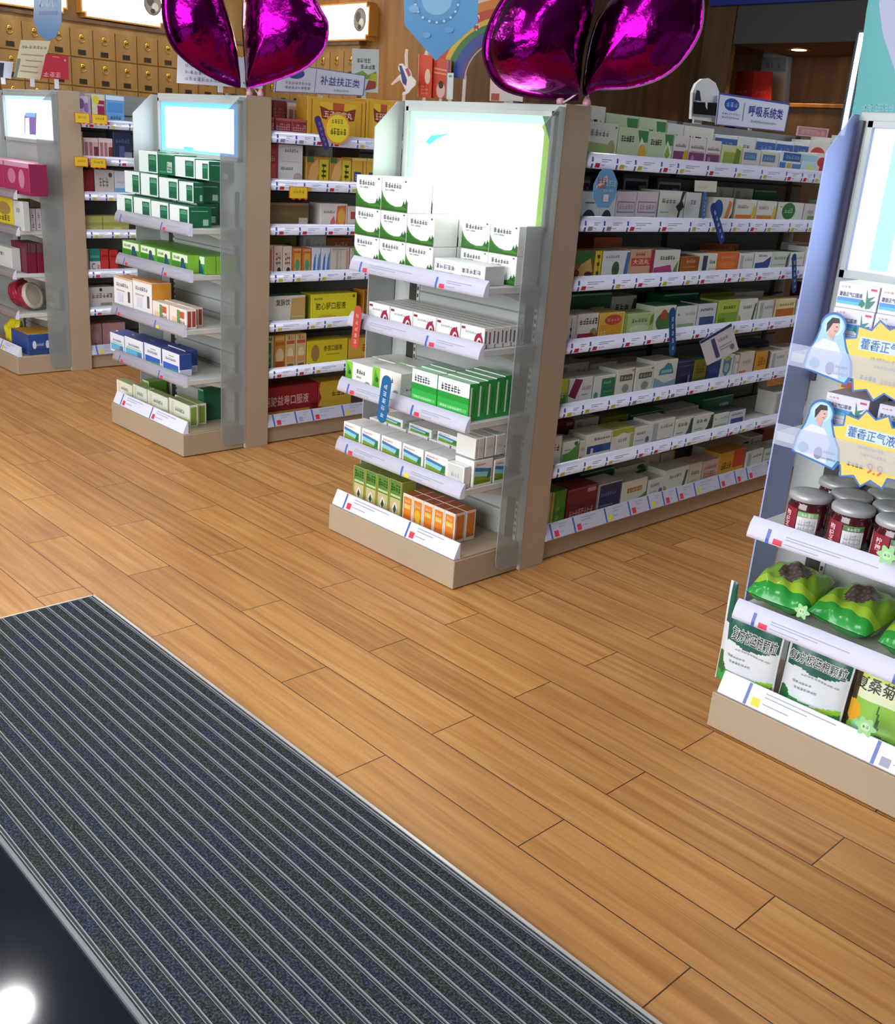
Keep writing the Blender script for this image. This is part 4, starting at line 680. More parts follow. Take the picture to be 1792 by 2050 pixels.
row('field 947 925 988;field 991 922 1019', 0, -2.232, ze[3], G_+EN[3], depth=.09, rear=', side-facing', amin=2.322)
row('fieldplain 930 866 951;fieldplain 953 864 973;fieldplain 975 864 993;fieldplain 995 866 1013', 0, -2.232, .4485, G_+EN[3], depth=.09, rear=', upper tier', hmax=.07, amin=2.322)
for c in range(4): put('olive', -2.891+.0705*c, -2.822+.0705*c, 2.352, ze[4], .249+.002*c, .07, f'slim green and cream carton, {ORD[8-c]} from the post, {G_}{EN[4]}', g0+G_+EN[4])
for c in range(5):
    for r in range(2):
        put('orangeg' if (c == 1 and not r) else 'orange', -2.604+.0552*c, -2.549+.0552*c, 2.352+.052*r, ze[4], .222, .05, f"orange carton, {('front', 'back')[r]} row, {ORD[4-c]} from the post, {G_}{EN[4]}", g0+G_+EN[4])
# blue-lit rack
w = B_+EN[0]
row('gpanel 233 388 265;gpanel 267 394 301;gpanel 302 401 337;gpanel 339 408 378', 1, 2.335, ze[0], w, depth=.11, rear=', bottom front row', hmax=.097)
row('gpanel 264 382 284;gpanel 284 386 317;gpanel 319 393 353;gpanel 355 400 394', 1, 2.447, ze[0], w, depth=.11, rear=', bottom back row', hmax=.097)
row('gpanel 244 339 279;gpanel 281 346 316;gpanel 318 354 356;gpanel 358 362 387', 1, 2.39, ze[0]+.098, w, depth=.05, rear=', middle row', hmax=.097)
row('gpanel 264 340 294;gpanel 296 347 328;gpanel 330 354 366;gpanel 368 361 398', 1, 2.447, ze[0]+.098, w, depth=.11, rear=', middle back row', hmax=.097)
row('gpanel 277 300 315;dkgreen 316 306 349;gpanel 350 313 390;gpanel 391 320 418', 1, 2.44, ze[0]+.196, w, depth=.11, rear=', top row', hmax=.097)
for r in range(4): row('lime 244 477 279;lime 280 484 312;lime 313 492 342;lime 343 499 377', 1, 2.333+.055*r, ze[1], B_+EN[1], depth=.053, rear=f', {ORD[r]} row back', hmax=.079) if r == 0 else [put('lime', -4.668+.1635*c, -4.668+.1635*(c+1), 2.333+.055*r, ze[1], ze[1]+.078, .053, f'dark-figure green carton, {ORD[r]} row back, {ORD[3-c]} from the post, {B_}{EN[1]}', g0+B_+EN[1]) for c in range(4)]
row('whor 227 551 264;whor 265 557 303', 1, 2.295, ze[2], B_+EN[2], depth=.1)
row('whred 305 601 337;whred 339 611 373', 1, 2.295, ze[2], B_+EN[2], depth=.05, start=2)
row('whred 329 600 352;whred 354 607 386', 1, 2.348, ze[2], B_+EN[2], depth=.05, rear=', rear row', hmax=.085)
row('tealband 220 664 248;tealband 249 672 286;blueband 288 685 322;blueband 324 698 359', 1, 2.293, ze[3], B_+EN[3], depth=.062)
row('tealband 232 661 262;tealband 264 669 298;blueband 300 680 334;blueband 336 690 371', 1, 2.358, ze[3], B_+EN[3], depth=.062, rear=', rear row')
row('lgreen 233 759 264;lgreen 266 768 293;lgreen 295 780 335;lgreen 338 795 379', 1, 2.34, ze[4], B_+EN[4], depth=.045)
row('lgreen 350 790 396', 1, 2.395, ze[4], B_+EN[4], depth=.045, rear=', rear row')
row('lgreen2 268 752 298;dkgreen 396 776 407', 1, 2.45, ze[4], B_+EN[4], depth=.1, rear=', last row')
# bottle-sign rack
row('magenta -45 306 5;magenta 6 311 56', 1, 2.335, ze[0], W_+EN[0], depth=.1)
row('magenta -20 308 22;magenta 23 312 73', 1, 2.44, ze[0], W_+EN[0], depth=.1, rear=', rear row')
row('yellow -20 376 23', 1, 2.335, ze[1], W_+EN[1], depth=.1); row('offw 25 400 45', 1, 2.335, ze[1], W_+EN[1], depth=.035, start=1)
row('slimw 46 400 57;slimw 58 400 69;slimw 70 400 81;slimw 82 401 92', 0, -5.876, ze[1], W_+EN[1], depth=.08, hmax=.118, rear=', side-facing', amin=2.372)
row('offw -25 484 22', 1, 2.3, ze[2], W_+EN[2], depth=.05)
row('wine 33 488 45;wine 46 488 58;wine 59 488 72;wine 73 488 87', 0, -5.876, ze[2], W_+EN[2], depth=.2, rear=', side-facing', amin=2.352)
row('bluey 47 662 117', 0, -5.872, ze[4], W_+EN[4], depth=.24, rear=', side-facing', hmax=.12, amin=2.33)
t = at(20, 600, 1, 2.36)
for i, (x, y, ang, c1, lab) in enumerate(((-6.1, 2.40, .9, 'a8203c', 'round red tin leaning at the front of the bottle-sign rack'), (-5.975, 2.4, .75, 'c8bfb0', 'round pale-lidded red tin beside the grey herb bag'))):
    tn = empty('sweet_tin', (x, y, ze[3]+.009)); tn.rotation_euler = (0, math.pi/2-ang*.4, .5); tn.location.z = ze[3]+.082
    tag(tn, lab, 'tin', 'round tins on the bottle-sign rack')
    m = MB(); m.lathe([(.07, -.03), (.074, -.028), (.074, .02), (.07, .022)], mat('98203a', .25, 0, 0, .5), 32); m.build('body', tn)
    m = MB(); m.lathe([(.0755, .012), (.0765, .014), (.0765, .03), (.073, .034), (.06, .034), (.055, .031)], mat(c1, .3), 32); m.build('lid', tn)
hb = MB(); r5 = random.Random(5)
def pillow(mb, L, Wd, H, colf, nx=22, ny=14, wob=.012, seed=0, fn=None):
    'soft bag: two bulged skins joined along a flat seam'
    rr = random.Random(seed); ph = [rr.random()*6 for _ in range(6)]
    def pt(i, j, s):
        x, y = i/nx*2-1, j/ny*2-1
        b = max(0, (1-abs(x)**3.2))*max(0, (1-abs(y)**2.6)); b = b**.55
        wz = wob*(_s(5*x+ph[0])*_c(4*y+ph[1])+.6*_s(11*x+7*y+ph[2]))*b
        q = (x*L/2*(1-.05*abs(y)**2), y*Wd/2*(1-.06*x*x), s*(b*H/2+wz*s)+.0008*s)
        return fn(q) if fn else q
    for s in (1, -1):
        for i in range(nx):
            for j in range(ny):
                q = [pt(i, j, s), pt(i+1, j, s), pt(i+1, j+1, s), pt(i, j+1, s)]
                mb.face(q if s > 0 else q[::-1], colf((i+.5)/nx, (j+.5)/ny, s), True)
pillow(hb, .15, .12, .035, lambda x, y, s: mat('7a4a34', .4) if (x-.5)**2+(y-.5)**2 < .06 else mat('a8a890', .35))
o = hb.build('herb_bag'); o.location = (-5.95, 2.53, ze[3]+.066); o.rotation_euler = (1.5, 0, 0); tag(o, 'clear bag of brown herbs leaning at the back of the tin shelf', 'bag')
yb = MB(); pillow(yb, .17, .16, .06, lambda x, y, s: mat('e8d820', .35), seed=3)
o = yb.build('snack_bag'); o.location = (-6.25, 2.40, .11+.082); o.rotation_euler = (1.3, .05, -.1); tag(o, 'plump yellow bag behind the lowest price rail, bottle-sign rack', 'bag')
# ---------------------------------------------------------------- jar rack's end shelves
J = 'jar rack\'s '
for r in range(3):
    for c in range(2):
        put('huoxiang', -1.105+.1*c, -1.007+.1*c, 2.302+.003*r, ze[0]+.0577*r, ze[0]+.0577*(r+1), .1, f"green-sprig carton, {('bottom', 'middle', 'top')[r]} layer, {('outer', 'inner')[c]} column, {J}{EN[0]}", g0+J+EN[0])
for r in range(2):
    for c in range(2):
        put('huoxiang', -1.08+.128*c, -.974+.128*c, 2.302, ze[1]+.0575*r, ze[1]+.0575*(r+1), .1, f"green-sprig carton, {('bottom', 'top')[r]} layer, {('outer', 'inner')[c]} column, {J}{EN[1]}", g0+J+EN[1])
o = put('beigeor', -1.115, -1.02, 2.425, ze[1], ze[1]+.15, .09, f'tall brown and white carton behind the sprig cartons, {J}{EN[1]}', g0+J+EN[1])
YC = 2.2725
def promo(cx, cz, sc, price, label):
    'cut-out price card: portrait in a blue bell beside a yellow starburst'
    t = empty('promo_card', (cx, YC, cz)); tag(t, label, 'price card', 'cut-out price cards on the jar rack')
    def rim(poly, c, y0, y1, nm, extra=()):
        m = MB(); m.prism(poly, lambda a, q, y: (a*sc, y, q*sc), y0, y1, mat(c, .35)); m.ops(lambda x, y, f: Vector((x*sc, y1-f, y*sc)), extra, seed=9); return m.build(nm, t)
    st = []
    for k in range(26):
        a = 2*math.pi*k/26+.1; r = .088 if k % 2 else .07; st.append((.088+r*1.22*_c(a), -.004+r*_s(a)))
    st2 = [(.088+(x-.088)*.94, -.004+(z+.004)*.94) for x, z in st]
    ex = [P(st2, 'ecd25e'), R(.03, .012, .145, .04, 'cfe0ee'), T('\u85ff\u9999\u6b63\u6c14\u6db2', .034, .014, .142, .038, '4a74a8'), G(.06, -.006, .12, .002, 9, 'c8b89a'), G(.07, -.02, .13, -.013, 8, 'c8b89a'), G(.045, -.05, .085, -.04, 4, '8a7a4c')]
    if price: ex.append(T(price, .092, -.056, .128, -.032, 'd0706c'))
    else: ex.append(G(.09, -.052, .14, -.04, 5, 'd8a060'))
    rim(st, '4a7ac4', .0, -.0008, 'starburst', ex)
    bell = [(-.035+.03*_c(math.radians(a)), .052+.03*_s(math.radians(a))) for a in range(-20, 201, 15)]
    bell += [(-.07, .02), (-.085, -.015), (-.09, -.052), (.02, -.07), (.03, -.05), (.024, -.02), (.005, .01)]
    b2 = [(-.033+(x+.033)*.9, .0+(z)*.93) for x, z in bell]
    coat = [(-.08, -.05), (-.075, .0), (-.052, .022), (-.02, .018), (.0, -.01), (-.005, -.04), (.0, -.06)]
    ex = [P(b2, 'a9d0ea'), E(-.034, .052, .022, .022, 'bfe6ee'), P(coat, 'dfe2f2'), P([(-.044, .03), (-.03, .02), (-.026, .04), (-.044, .042)], 'd8a8a0'), E(-.032, .05, .0115, .016, 'dcb0a6'), P([(-.048, .036), (-.05, .056), (-.04, .07), (-.024, .07), (-.021, .06), (-.036, .058), (-.042, .046)], '39323c'), R(-.028, .05, -.024, .052, '4a3a3c'), R(-.03, .041, -.024, .043, 'b86a6a'), E(-.024, -.04, .01, .014, '8f8fb0'), E(-.062, -.035, .012, .012, '8fbfd8'), G(-.012, -.036, .018, -.03, 5, '6f93a8'), G(-.014, -.05, .02, -.045, 6, '8fa8bc')]
    rim(bell, '3f74b8', -.001, -.0018, 'portrait_panel', ex)
p = at(1700, 707, 1, YC); promo(p.x-.012, p.z, 1.04, None, 'cut-out price card with portrait, in front of the topmost green-sprig cartons')
p = at(1675, 880, 1, YC); promo(p.x-.012, p.z, 1.04, '9.9', 'cut-out price card reading 9.9, above the jam jars')
# jars
_jm = {}
def jar(x, y, z, rz, label, flavour):
    t = empty('jam_jar', (x, y, z), rz); tag(t, label, 'jar', 'jars of dark jam on the jar rack')
    if flavour not in _jm:
        m = MB(); m.lathe([(.043, 0), (.047, .004), (.047, .07), (.044, .078), (.043, .088)], mat('4a1420', .08, 0, 0, .6), 32); a = m.mesh('glass_body')
        m = MB(); m.lathe([(.0475, .086), (.0495, .088), (.0495, .098), (.047, .102), (.02, .1025)], mat('b4b6b8', .38, .25), 32); l_ = m.mesh('lid')
        m = MB(); cyl = lambda r: (lambda xx, yy, f: Vector((r*_c(xx-math.pi/2)*1+0, r*_s(xx-math.pi/2), yy)) * 1 + Vector((_c(xx-math.pi/2), _s(xx-math.pi/2), 0))*f)
        f = cyl(.0474)
        def patch(x0, x1, y0, y1, c): m.ops(lambda X, Y, o_: f(x0+(x1-x0)*X, y0+(y1-y0)*Y, o_), [R(0, 0, 1, 1, c)], seg=8)
        patch(-1.5, -.35, .012, .068, '8a1f30'); patch(-1.75, -1.5, .01, .07, 'eceae6'); patch(-1.75, -1.5, .055, .07, '5fae4c'); patch(-.3, .75, .01, .062, 'e2dfe0'); patch(-.3, .75, .05, .064, '4fa04a')
        n = len(flavour)
        for i, ch in enumerate(flavour): m.ops(lambda X, Y, o_: f(-1.05+.34*X, .05-.017*(i+1-.0)+.015*Y+.012, o_+.0006), [T(ch, 0, 0, 1, 1, 'f2d8dc')])
        m.ops(lambda X, Y, o_: f(-.25+.95*X, .014+.034*Y, o_+.0006), [G(.05, .1, .95, .9, 7, 'b0b0b8')], seed=4); m.ops(lambda X, Y, o_: f(-.1+.6*X, .053+.008*Y, o_+.0006), [G(0, 0, 1, 1, 4, 'cfe8c4')], seed=4)
        _jm[flavour] = (a, l_, m.mesh('printed_label'))
    for nm, me in zip(('glass_body', 'lid', 'printed_label'), _jm[flavour]):
        o = bpy.data.objects.new(nm, me); COL.objects.link(o); o.parent = t
jz = ze[2]
for i, (x, y, fl, lab) in enumerate(((-1.068, 2.298, '\u67b8\u675e\u5b50', 'dark-red jam jar at the outer end of the front row, silver lid'), (-.958, 2.298, '\u67b8\u675e\u5b50', 'dark-red jam jar in the front row, second from the shelf end'), (-.85, 2.298, '\u67e0\u6aac', 'plum-label jam jar beside the green flower tag, front row'), (-1.006, 2.388, '\u67b8\u675e\u5b50', 'jam jar in the middle row behind the first two'), (-.900, 2.388, '\u67b8\u675e\u5b50', 'jam jar in the middle row behind the plum-label jar'), (-1.078, 2.466, '\u67b8\u675e\u5b50', 'jam jar in the back row at the outer corner'), (-.953, 2.472, '\u67b8\u675e\u5b50', 'jam jar in the back row, second from the shelf end'))):
    jar(x, y, jz, .12*(i % 3)+.28, lab, fl)
# green bags
def bagcol(x, y, s):
    d = ((x-.5)/.24)**2+((y-.58)/.26)**2
    if s > 0 and d < 1: return mat('5b4a44', .25) if (int(x*40)+int(y*30)) % 3 else mat('74625a', .25)
    return mat('2f9a3e', .18) if y < .2 else mat('a4c83c', .2) if y < .34 or y > .9 else mat('7fae34', .2)
for i, (x, y, rz, L, lab) in enumerate(((-1.1, 2.36, .12, .165, 'glossy green bag of dried mushrooms at the outer shelf end'), (-.925, 2.37, -.06, .165, 'glossy green bag of dried mushrooms, second from the shelf end'), (-.75, 2.36, .1, .165, 'glossy green bag of dried mushrooms, third from the shelf end'))):
    m = MB(); pillow(m, L, .21, .075, bagcol, 26, 22, .007, 11+i)
    o = m.build('mushroom_bag'); o.location = (x, y, ze[3]+.05); o.rotation_euler = (.14, .04, rz); tag(o, lab, 'bag', 'green mushroom bags on the jar rack')
# standing pouches on the lowest shelf
def inside(x, y, poly):
    r = False; n = len(poly)
    for i in range(n):
        (xa, ya), (xb, yb) = poly[i], poly[i-1]
        if (ya > y) != (yb > y) and x < (xb-xa)*(y-ya)/(yb-ya)+xa: r = not r
    return r
def pouch(x0, x1, y, z0, ht, ops, texts, label, nx=44, ny=56, lean=.04, name='granule_pouch'):
    w = x1-x0
    def srf(x, y_, s, off=0):
        b = max(0, 1-abs(2*x-1)**4)*max(0, (1-y_)**.6)*(1 if y_ > .04 else y_/.04*.6+.4); b *= .9+.1*_s(7*y_+4*x)
        h = ht(x); wav = .003*_s(9*x+5*y_)
        return (x*w, lean*y_-s*(b*.028+.001+off)+wav, y_*h)
    m = MB()
    for s in (1, -1):
        for i in range(nx):
            for j in range(ny):
                cx, cy = (i+.5)/nx, (j+.5)/ny; c = 'd9dde0'
                if s > 0:
                    for op in ops:
                        if inside(cx, cy, op[1]): c = op[2]
                q = [srf(i/nx, j/ny, s), srf((i+1)/nx, j/ny, s), srf((i+1)/nx, (j+1)/ny, s), srf(i/nx, (j+1)/ny, s)]
                m.face(q if s > 0 else q[::-1], mat(c, .28), True)
    m.ops(lambda a, q, f: srf(a, q, 1, f+.0006), texts, seed=3)
    o = m.build(name); o.location = (x0, y, z0); tag(o, label, 'pouch', 'standing pouches on the jar rack')
TT = lambda x0, y0, x1, y1: [T('\u590d\u65b9\u677f\u84dd\u6839\u9897\u7c92', x0+a, y0+q, x1+a, y1+q, 'e4e8e6') for a in (-.008, .008) for q in (-.006, .006)]+[T('\u590d\u65b9\u677f\u84dd\u6839\u9897\u7c92', x0, y0, x1, y1, '161c20')]
BL = [P([(.05, .6), (.05, 1), (.97, 1), (.97, .68), (.7, .6), (.45, .57), (.25, .63)], '1f5c4e'), P([(0, .0), (0, .3), (.2, .24), (.6, .2), (1, .28), (1, 0)], '3c9a4a'), P([(.3, .16), (.7, .14), (1, .22), (1, .28), (.6, .2)], '9ccc3c'), P([(.3, .0), (.5, .08), (.8, .1), (1, .14), (1, 0)], '14483c'), E(.08, .22, .12, .1, '2c6a34'), R(0, 0, .03, 1, 'e6e8ea'), R(.97, 0, 1, 1, 'e6e8ea')]
BT = [*TT(.06, .68, .94, .82), G(.3, .54, .9, .565, 12, '8a9aa0'), G(.2, .43, .5, .46, 6, '7a8088'), G(.25, .36, .6, .39, 7, '7a8088')]
pouch(-1.222, -1.052, 2.276, .112, lambda x: .285-.02*x if x < .12 else .2+.045*max(0, .3-x), BL, [*TT(.2, .66, .95, .84), *BT[5:]], 'white and green pouch at the outer end of the lowest shelf', lean=.0)
pouch(-1.045, -.872, 2.285, .112, lambda x: .198, BL, BT, 'white and green pouch beside the yellow-flower pouch', lean=.02)
XS = [R(0, 0, 1, 1, '8fc44a'), R(0, .55, 1, .8, 'e4ecc4'), R(0, .8, 1, 1, 'c4d84a'), P([(0, .0), (.1, .5), (.08, 1), (0, 1)], '4a3a24'), E(.08, .36, .12, .14, 'e8a82c'), E(.24, .2, .12, .1, '8fd0a0'), P([(.2, 0), (.5, .2), (1, .1), (1, 0)], '3f7a44'), P([(.44, .25), (.5, .25), (.4, .6)], '3c6a2c')]
pouch(-.866, -.69, 2.292, .112, lambda x: .198, XS, [T('\u590f\u6851\u83ca\u9897\u7c92', .02, .66, .95, .84, '22261c')], 'lime pouch with yellow flowers and black title', lean=.02)

for i, (u, v, Y, r, lab) in enumerate(((1776, 1112, 2.212, .02, 'pale green flower tag on the jam jar shelf rail'), (1606, 1224, 2.212, .017, 'pale green flower tag under the first mushroom bag'), (1733, 1455, 2.196, .022, 'pale green flower tag in front of the lime pouch'))):
    p = at(u, v, 1, Y); m = MB(); fl = [(r*(1+.22*_c(6*a))*_c(a), r*(1+.22*_c(6*a))*_s(a)) for a in [2*math.pi*k/36 for k in range(36)]]
    m.prism(fl, lambda x, z, y: (x, y, z), 0, -.001, mat('a4dc9a', .4)); m.ops(lambda x, y, f: Vector((x, -.001-f, y)), [E(0, 0, r*.5, r*.5, 'c8ecc0'), G(-r*.35, -r*.15, r*.35, r*.2, 2, '6aa868')])
    o = m.build('flower_tag'); o.location = p; tag(o, lab, 'price tag', 'green flower tags on the jar rack')
# ---------------------------------------------------------------- hanging tags and shelf talkers
def board(nm, pts, n, th, col, ops, label, cat, grp=None, fr=None, back=None):
    'thin stiff card whose outline is given by points in its own plane; n is the side that is printed'
    n = Vector(n); c = sum(pts, Vector())/len(pts); m = MB()
    m.prism([(p, 0) for p in pts], lambda p, _, t: p-c-n*t, 0, th, mat(back or col, .45), mat(col, .4))
    if ops:
        f = fr; m.ops(lambda x, y, o: f(x, y)-c+n*(o+.0002), ops, seed=len(label))
    o = m.build(nm); o.location = c
    return tag(o, label, cat, grp)
def quadf(tl, tr, br, bl):
    return lambda x, y: (tl*(1-x)+tr*x)*y+(bl*(1-x)+br*x)*(1-y)
def tongue(ax, val, u0, v0, u1, v1, w, col, label, grp, txt='d4dcf0'):
    a, q = at(u0, v0, ax, val), at(u1, v1, ax, val); n = Vector((1, 0, 0)) if ax == 0 else Vector((0, -1, 0))
    d = (a-q).normalized(); s = d.cross(n); L = (a-q).length; r = w/2
    pts = [q+d*r+(s*_c(t)+d*_s(t))*r for t in [math.pi+math.pi*k/8 for k in range(9)]]+[a-d*r+(s*_c(t)+d*_s(t))*r for t in [math.pi*k/8 for k in range(9)]]
    fr = lambda x, y: q+s*(x-.5)*w+d*y*L
    ops = [G(.3, .12+.15*k, .72, .12+.15*k+.1, 1, txt) for k in range(5)]
    return board('shelf_talker', pts, n, .0012, col, ops, label, 'shelf tag', grp, fr)
gt = 'tongue-shaped shelf tags'
XT = -2.186
tongue(0, XT, 1426, 408, 1448, 486, .036, '24448c', 'dark blue tongue tag tilted over the second side shelf, green-lit rack', gt)
tongue(0, XT, 1412, 384, 1409, 438, .02, '3f74b4', 'slim light-blue tongue tag beside the tilted dark blue tag', gt)
tongue(0, XT, 1590, 508, 1591, 586, .036, '1f4f86', 'dark blue tongue tag hanging over the third side shelf, green-lit rack', gt)
tongue(0, XT, 1346, 616, 1347, 712, .04, '1d4f8c', 'blue tongue tag hanging over the fourth side shelf, green-lit rack', gt)
tongue(1, 2.222, 776, 752, 762, 846, .05, '1d6296', 'blue tongue tag on the third end shelf, green-lit rack', gt)
tongue(1, 2.28, 718, 612, 709, 698, .042, 'b4463c', 'brick-red tongue tag at the second end shelf, green-lit rack', gt, 'e8b090')
tongue(0, -3.958, 634, 232, 655, 300, .036, '3c3276', 'violet tongue tag tilted over the top side shelf, blue-lit rack', gt, '8a86c0')
def disc(ax, val, u, v, rw, rh, n=28):
    c = at(u, v, ax, val); s = Vector((0, 1, 0)) if ax == 0 else Vector((1, 0, 0))
    return c, [c+s*rw*_c(2*math.pi*k/n)+Vector((0, 0, rh*_s(2*math.pi*k/n))) for k in range(n)], lambda x, y: c+s*rw*(2*x-1)+Vector((0, 0, rh*(2*y-1)))
c, pts, fr = disc(0, -3.956, 676, 258, .074, .068)
board('price_disc', pts, (1, 0, 0), .0012, 'e8963c', [E(.5, .5, .44, .44, 'ecd634'), G(.25, .66, .7, .8, 4, '7a6a1c'), G(.2, .3, .84, .52, 5, '8a7a1c')], 'round yellow price disc with orange rim, blue-lit rack', 'price tag', None, fr)
def scallop(ax, val, u0, v0, u1, v1, label, grp, c1='e8c42c'):
    a, q = at(u0, v0, ax, val), at(u1, v1, ax, val); s = Vector((0, 1, 0)) if ax == 0 else Vector((1, 0, 0)); w = abs((q-a).dot(s)); h = a.z-q.z
    bl = Vector(a); bl.z -= h; pts = [bl+Vector((0, 0, h*.12)), *[bl+s*w*(k+.5)/6+Vector((0, 0, (0 if k % 2 else h*.14))) for k in range(6)], bl+s*w+Vector((0, 0, h*.12)), bl+s*w+Vector((0, 0, h)), bl+Vector((0, 0, h))]
    n = (1, 0, 0) if ax == 0 else (0, -1, 0)
    return board('price_flag', pts, n, .001, 'd8502c', [R(.04, .14, .96, .96, c1), G(.2, .5, .8, .75, 4, 'b8902c')], label, 'price tag', grp, lambda x, y: bl+s*w*x+Vector((0, 0, h*y)))
gy = 'yellow scalloped price flags'
scallop(0, -3.956, 579, 373, 616, 401, 'yellow scalloped price flag under the second side shelf, blue-lit rack', gy)
for u0, v0, u1, v1, s_ in ((149, 225, 180, 250, 'yellow price flag under the purple pouch carton, bottle-sign rack'), (183, 228, 216, 252, 'yellow price flag under the wine and yellow pouch, bottle-sign rack'), (148, 313, 177, 336, 'yellow price flag on the second rail beside the post, bottle-sign rack'), (180, 316, 213, 339, 'yellow price flag on the second rail, further from the post, bottle-sign rack')):
    scallop(0, -5.826, u0, v0, u1, v1, s_, gy)
P4 = lambda X, *uv: [at(u, v, 0, X) for u, v in uv]
q = P4(XT, (1401, 684), (1464, 647), (1479, 700), (1416, 732))
board('swing_card', q, (1, 0, 0), .0012, 'dcd8dc', [R(0, .9, 1, 1, '3a3a66'), R(.3, .1, .42, .84, '4a4a74'), G(.48, .6, .8, .72, 4, 'c09aa4'), R(.48, .4, .86, .44, 'a0a4c0'), R(.48, .3, .8, .34, 'a0a4c0'), E(.84, .24, .06, .1, '77788c')], 'white card hanging askew over the fifth side shelf, dark stripe', 'card', None, quadf(*q))
q = P4(XT, (1392, 361), (1436, 363), (1434, 385), (1391, 383))
board('swing_card', q, (1, 0, 0), .0012, 'e4e0cc', [G(.1, .3, .6, .5, 4, 'd4d0bc')], 'blank cream card clipped under the top side shelf', 'card', None, quadf(*q))
c = at(1212, 378, 0, XT); w, h = .062, .125
oc = [c+Vector((0, w*x, h/2*z)) for x, z in ((-.5, -.95), (.5, -.95), (.95, -.4), (1, .35), (.6, .8), (.35, 1), (-.35, 1), (-.6, .8), (-1, .2), (-.95, -.45))]
board('shelf_bubble', oc, (1, 0, 0), .0012, '6fa8d4', [P([(.1, .56), (.5, .84), (.56, .7), (.12, .48)], 'e8d8d0'), G(.14, .62, .5, .78, 3, 'cf6a60'), G(.14, .5, .5, .62, 3, 'cf6a60'), G(.5, .56, .9, .72, 4, 'd0e4f4'), G(.4, .42, .85, .5, 5, 'd0e4f4'), R(.44, .18, .66, .36, 'e4dfe4')], 'light-blue bubble card hanging beside the post, green-lit rack', 'card', None, lambda x, y: c+Vector((0, w*(2*x-1), h*(y-.5))))
# ---------------------------------------------------------------- signs standing on the racks
def standing(nm, q, n, th, col, ops, label, cat, ztop, grp=None, post='d8dade'):
    t = board(nm, q, n, th, col, ops, label, cat, grp, quadf(*q[:4]) if len(q) == 4 else None)
    c = sum(q, Vector())/len(q); zb = min(p.z for p in q)
    if zb-ztop > .003:
        m = MB(); m.box(-.012, -.003, ztop-c.z, .012, .003, zb-c.z+.01, mat(post, .4)); o = m.build('clip', t)
        if abs(n[0]) > .5: o.rotation_euler = (0, 0, math.pi/2)
        o.location = -Vector(n)*(th+.0035)
    return t
SIGNF = [R(0, 0, 1, 1, '5a6ab8'), R(.012, .03, .988, .97, 'e2e6f6')]
X2 = -4.33
q = P4(X2, (556, 124), (732, 151), (728, 192), (549, 184))
standing('category_sign', q, (1, 0, 0), .004, 'e2e6f6', SIGNF+[R(.425, .06, .432, .94, '7a86c4'), E(.2, .7, .1, .2, '3a50a8'), G(.1, .3, .38, .4, 8, 'a0acd8'), G(.1, .14, .38, .24, 8, 'a0acd8'), T('\u8865\u76ca\u6276\u6b63\u7c7b', .48, .36, .94, .74, '34509c'), G(.64, .14, .82, .22, 8, '9aa6cc')], 'white category sign over the golden gift cartons, blue-lit rack', 'sign', 1.571, 'category signs on the racks')
X1 = -2.55
q = P4(X1, (1440, 185), (1582, 207), (1571, 264), (1433, 250))
standing('category_sign', q, (1, 0, 0), .004, 'e2e6f6', SIGNF+[R(.0, .94, 1, 1, '4450a0'), E(.18, .68, .1, .2, '2f54b4'), G(.1, .6, .26, .76, 3, 'a8c0ec'), R(.345, .2, .355, .8, '8088a8'), G(.06, .36, .3, .42, 8, 'a8b0d8'), G(.06, .24, .3, .3, 8, 'a8b0d8'), T('\u547c\u5438\u7cfb\u7edf\u7c7b', .42, .4, .92, .76, '34459c'), G(.46, .2, .84, .28, 12, '9aa2c4')], 'white category sign with round blue logo, green-lit rack', 'sign', 1.571, 'category signs on the racks')
q = P4(X2, (357, 98), (522, 120), (526, 178), (354, 166))
standing('leaflet', q, (1, 0, 0), .002, 'e2e4f0', [G(.08, .5, .5, .62, 9, 'a8acc0'), G(.08, .3, .55, .42, 9, 'a8acc0'), G(.08, .1, .5, .22, 9, 'a8acc0')], 'white printed leaflet half hidden behind the purple balloon', 'leaflet', 1.571)
q = P4(-4.36, (706, 97), (759, 99), (757, 186), (703, 183))
standing('leaflet', q, (1, 0, 0), .002, 'dde2e0', [G(.15, .68, .7, .78, 4, '5a7a50'), G(.3, .54, .86, .64, 4, '46505a'), P([(.1, .42), (.4, .5), (.6, .4), (.9, .5), (.95, .36), (.5, .3)], '8ab04a'), P([(.6, .14), (.95, .14), (.95, .44), (.7, .44)], 'c8c43c'), P([(.5, .04), (.9, .1), (.9, .26), (.62, .28)], 'a84a44')], 'white leaflet with green and red picture behind the category sign', 'leaflet', 1.571)
q = P4(-2.5, (1597, 252), (1660, 258), (1656, 277), (1594, 271))
standing('leaflet', q, (1, 0, 0), .002, 'd8b4b4', [R(.04, .1, .96, .9, 'b87a80'), G(.1, .25, .9, .75, 5, 'd8b0b0')], 'small pink card standing behind the top side shelf cartons', 'leaflet', 1.571)
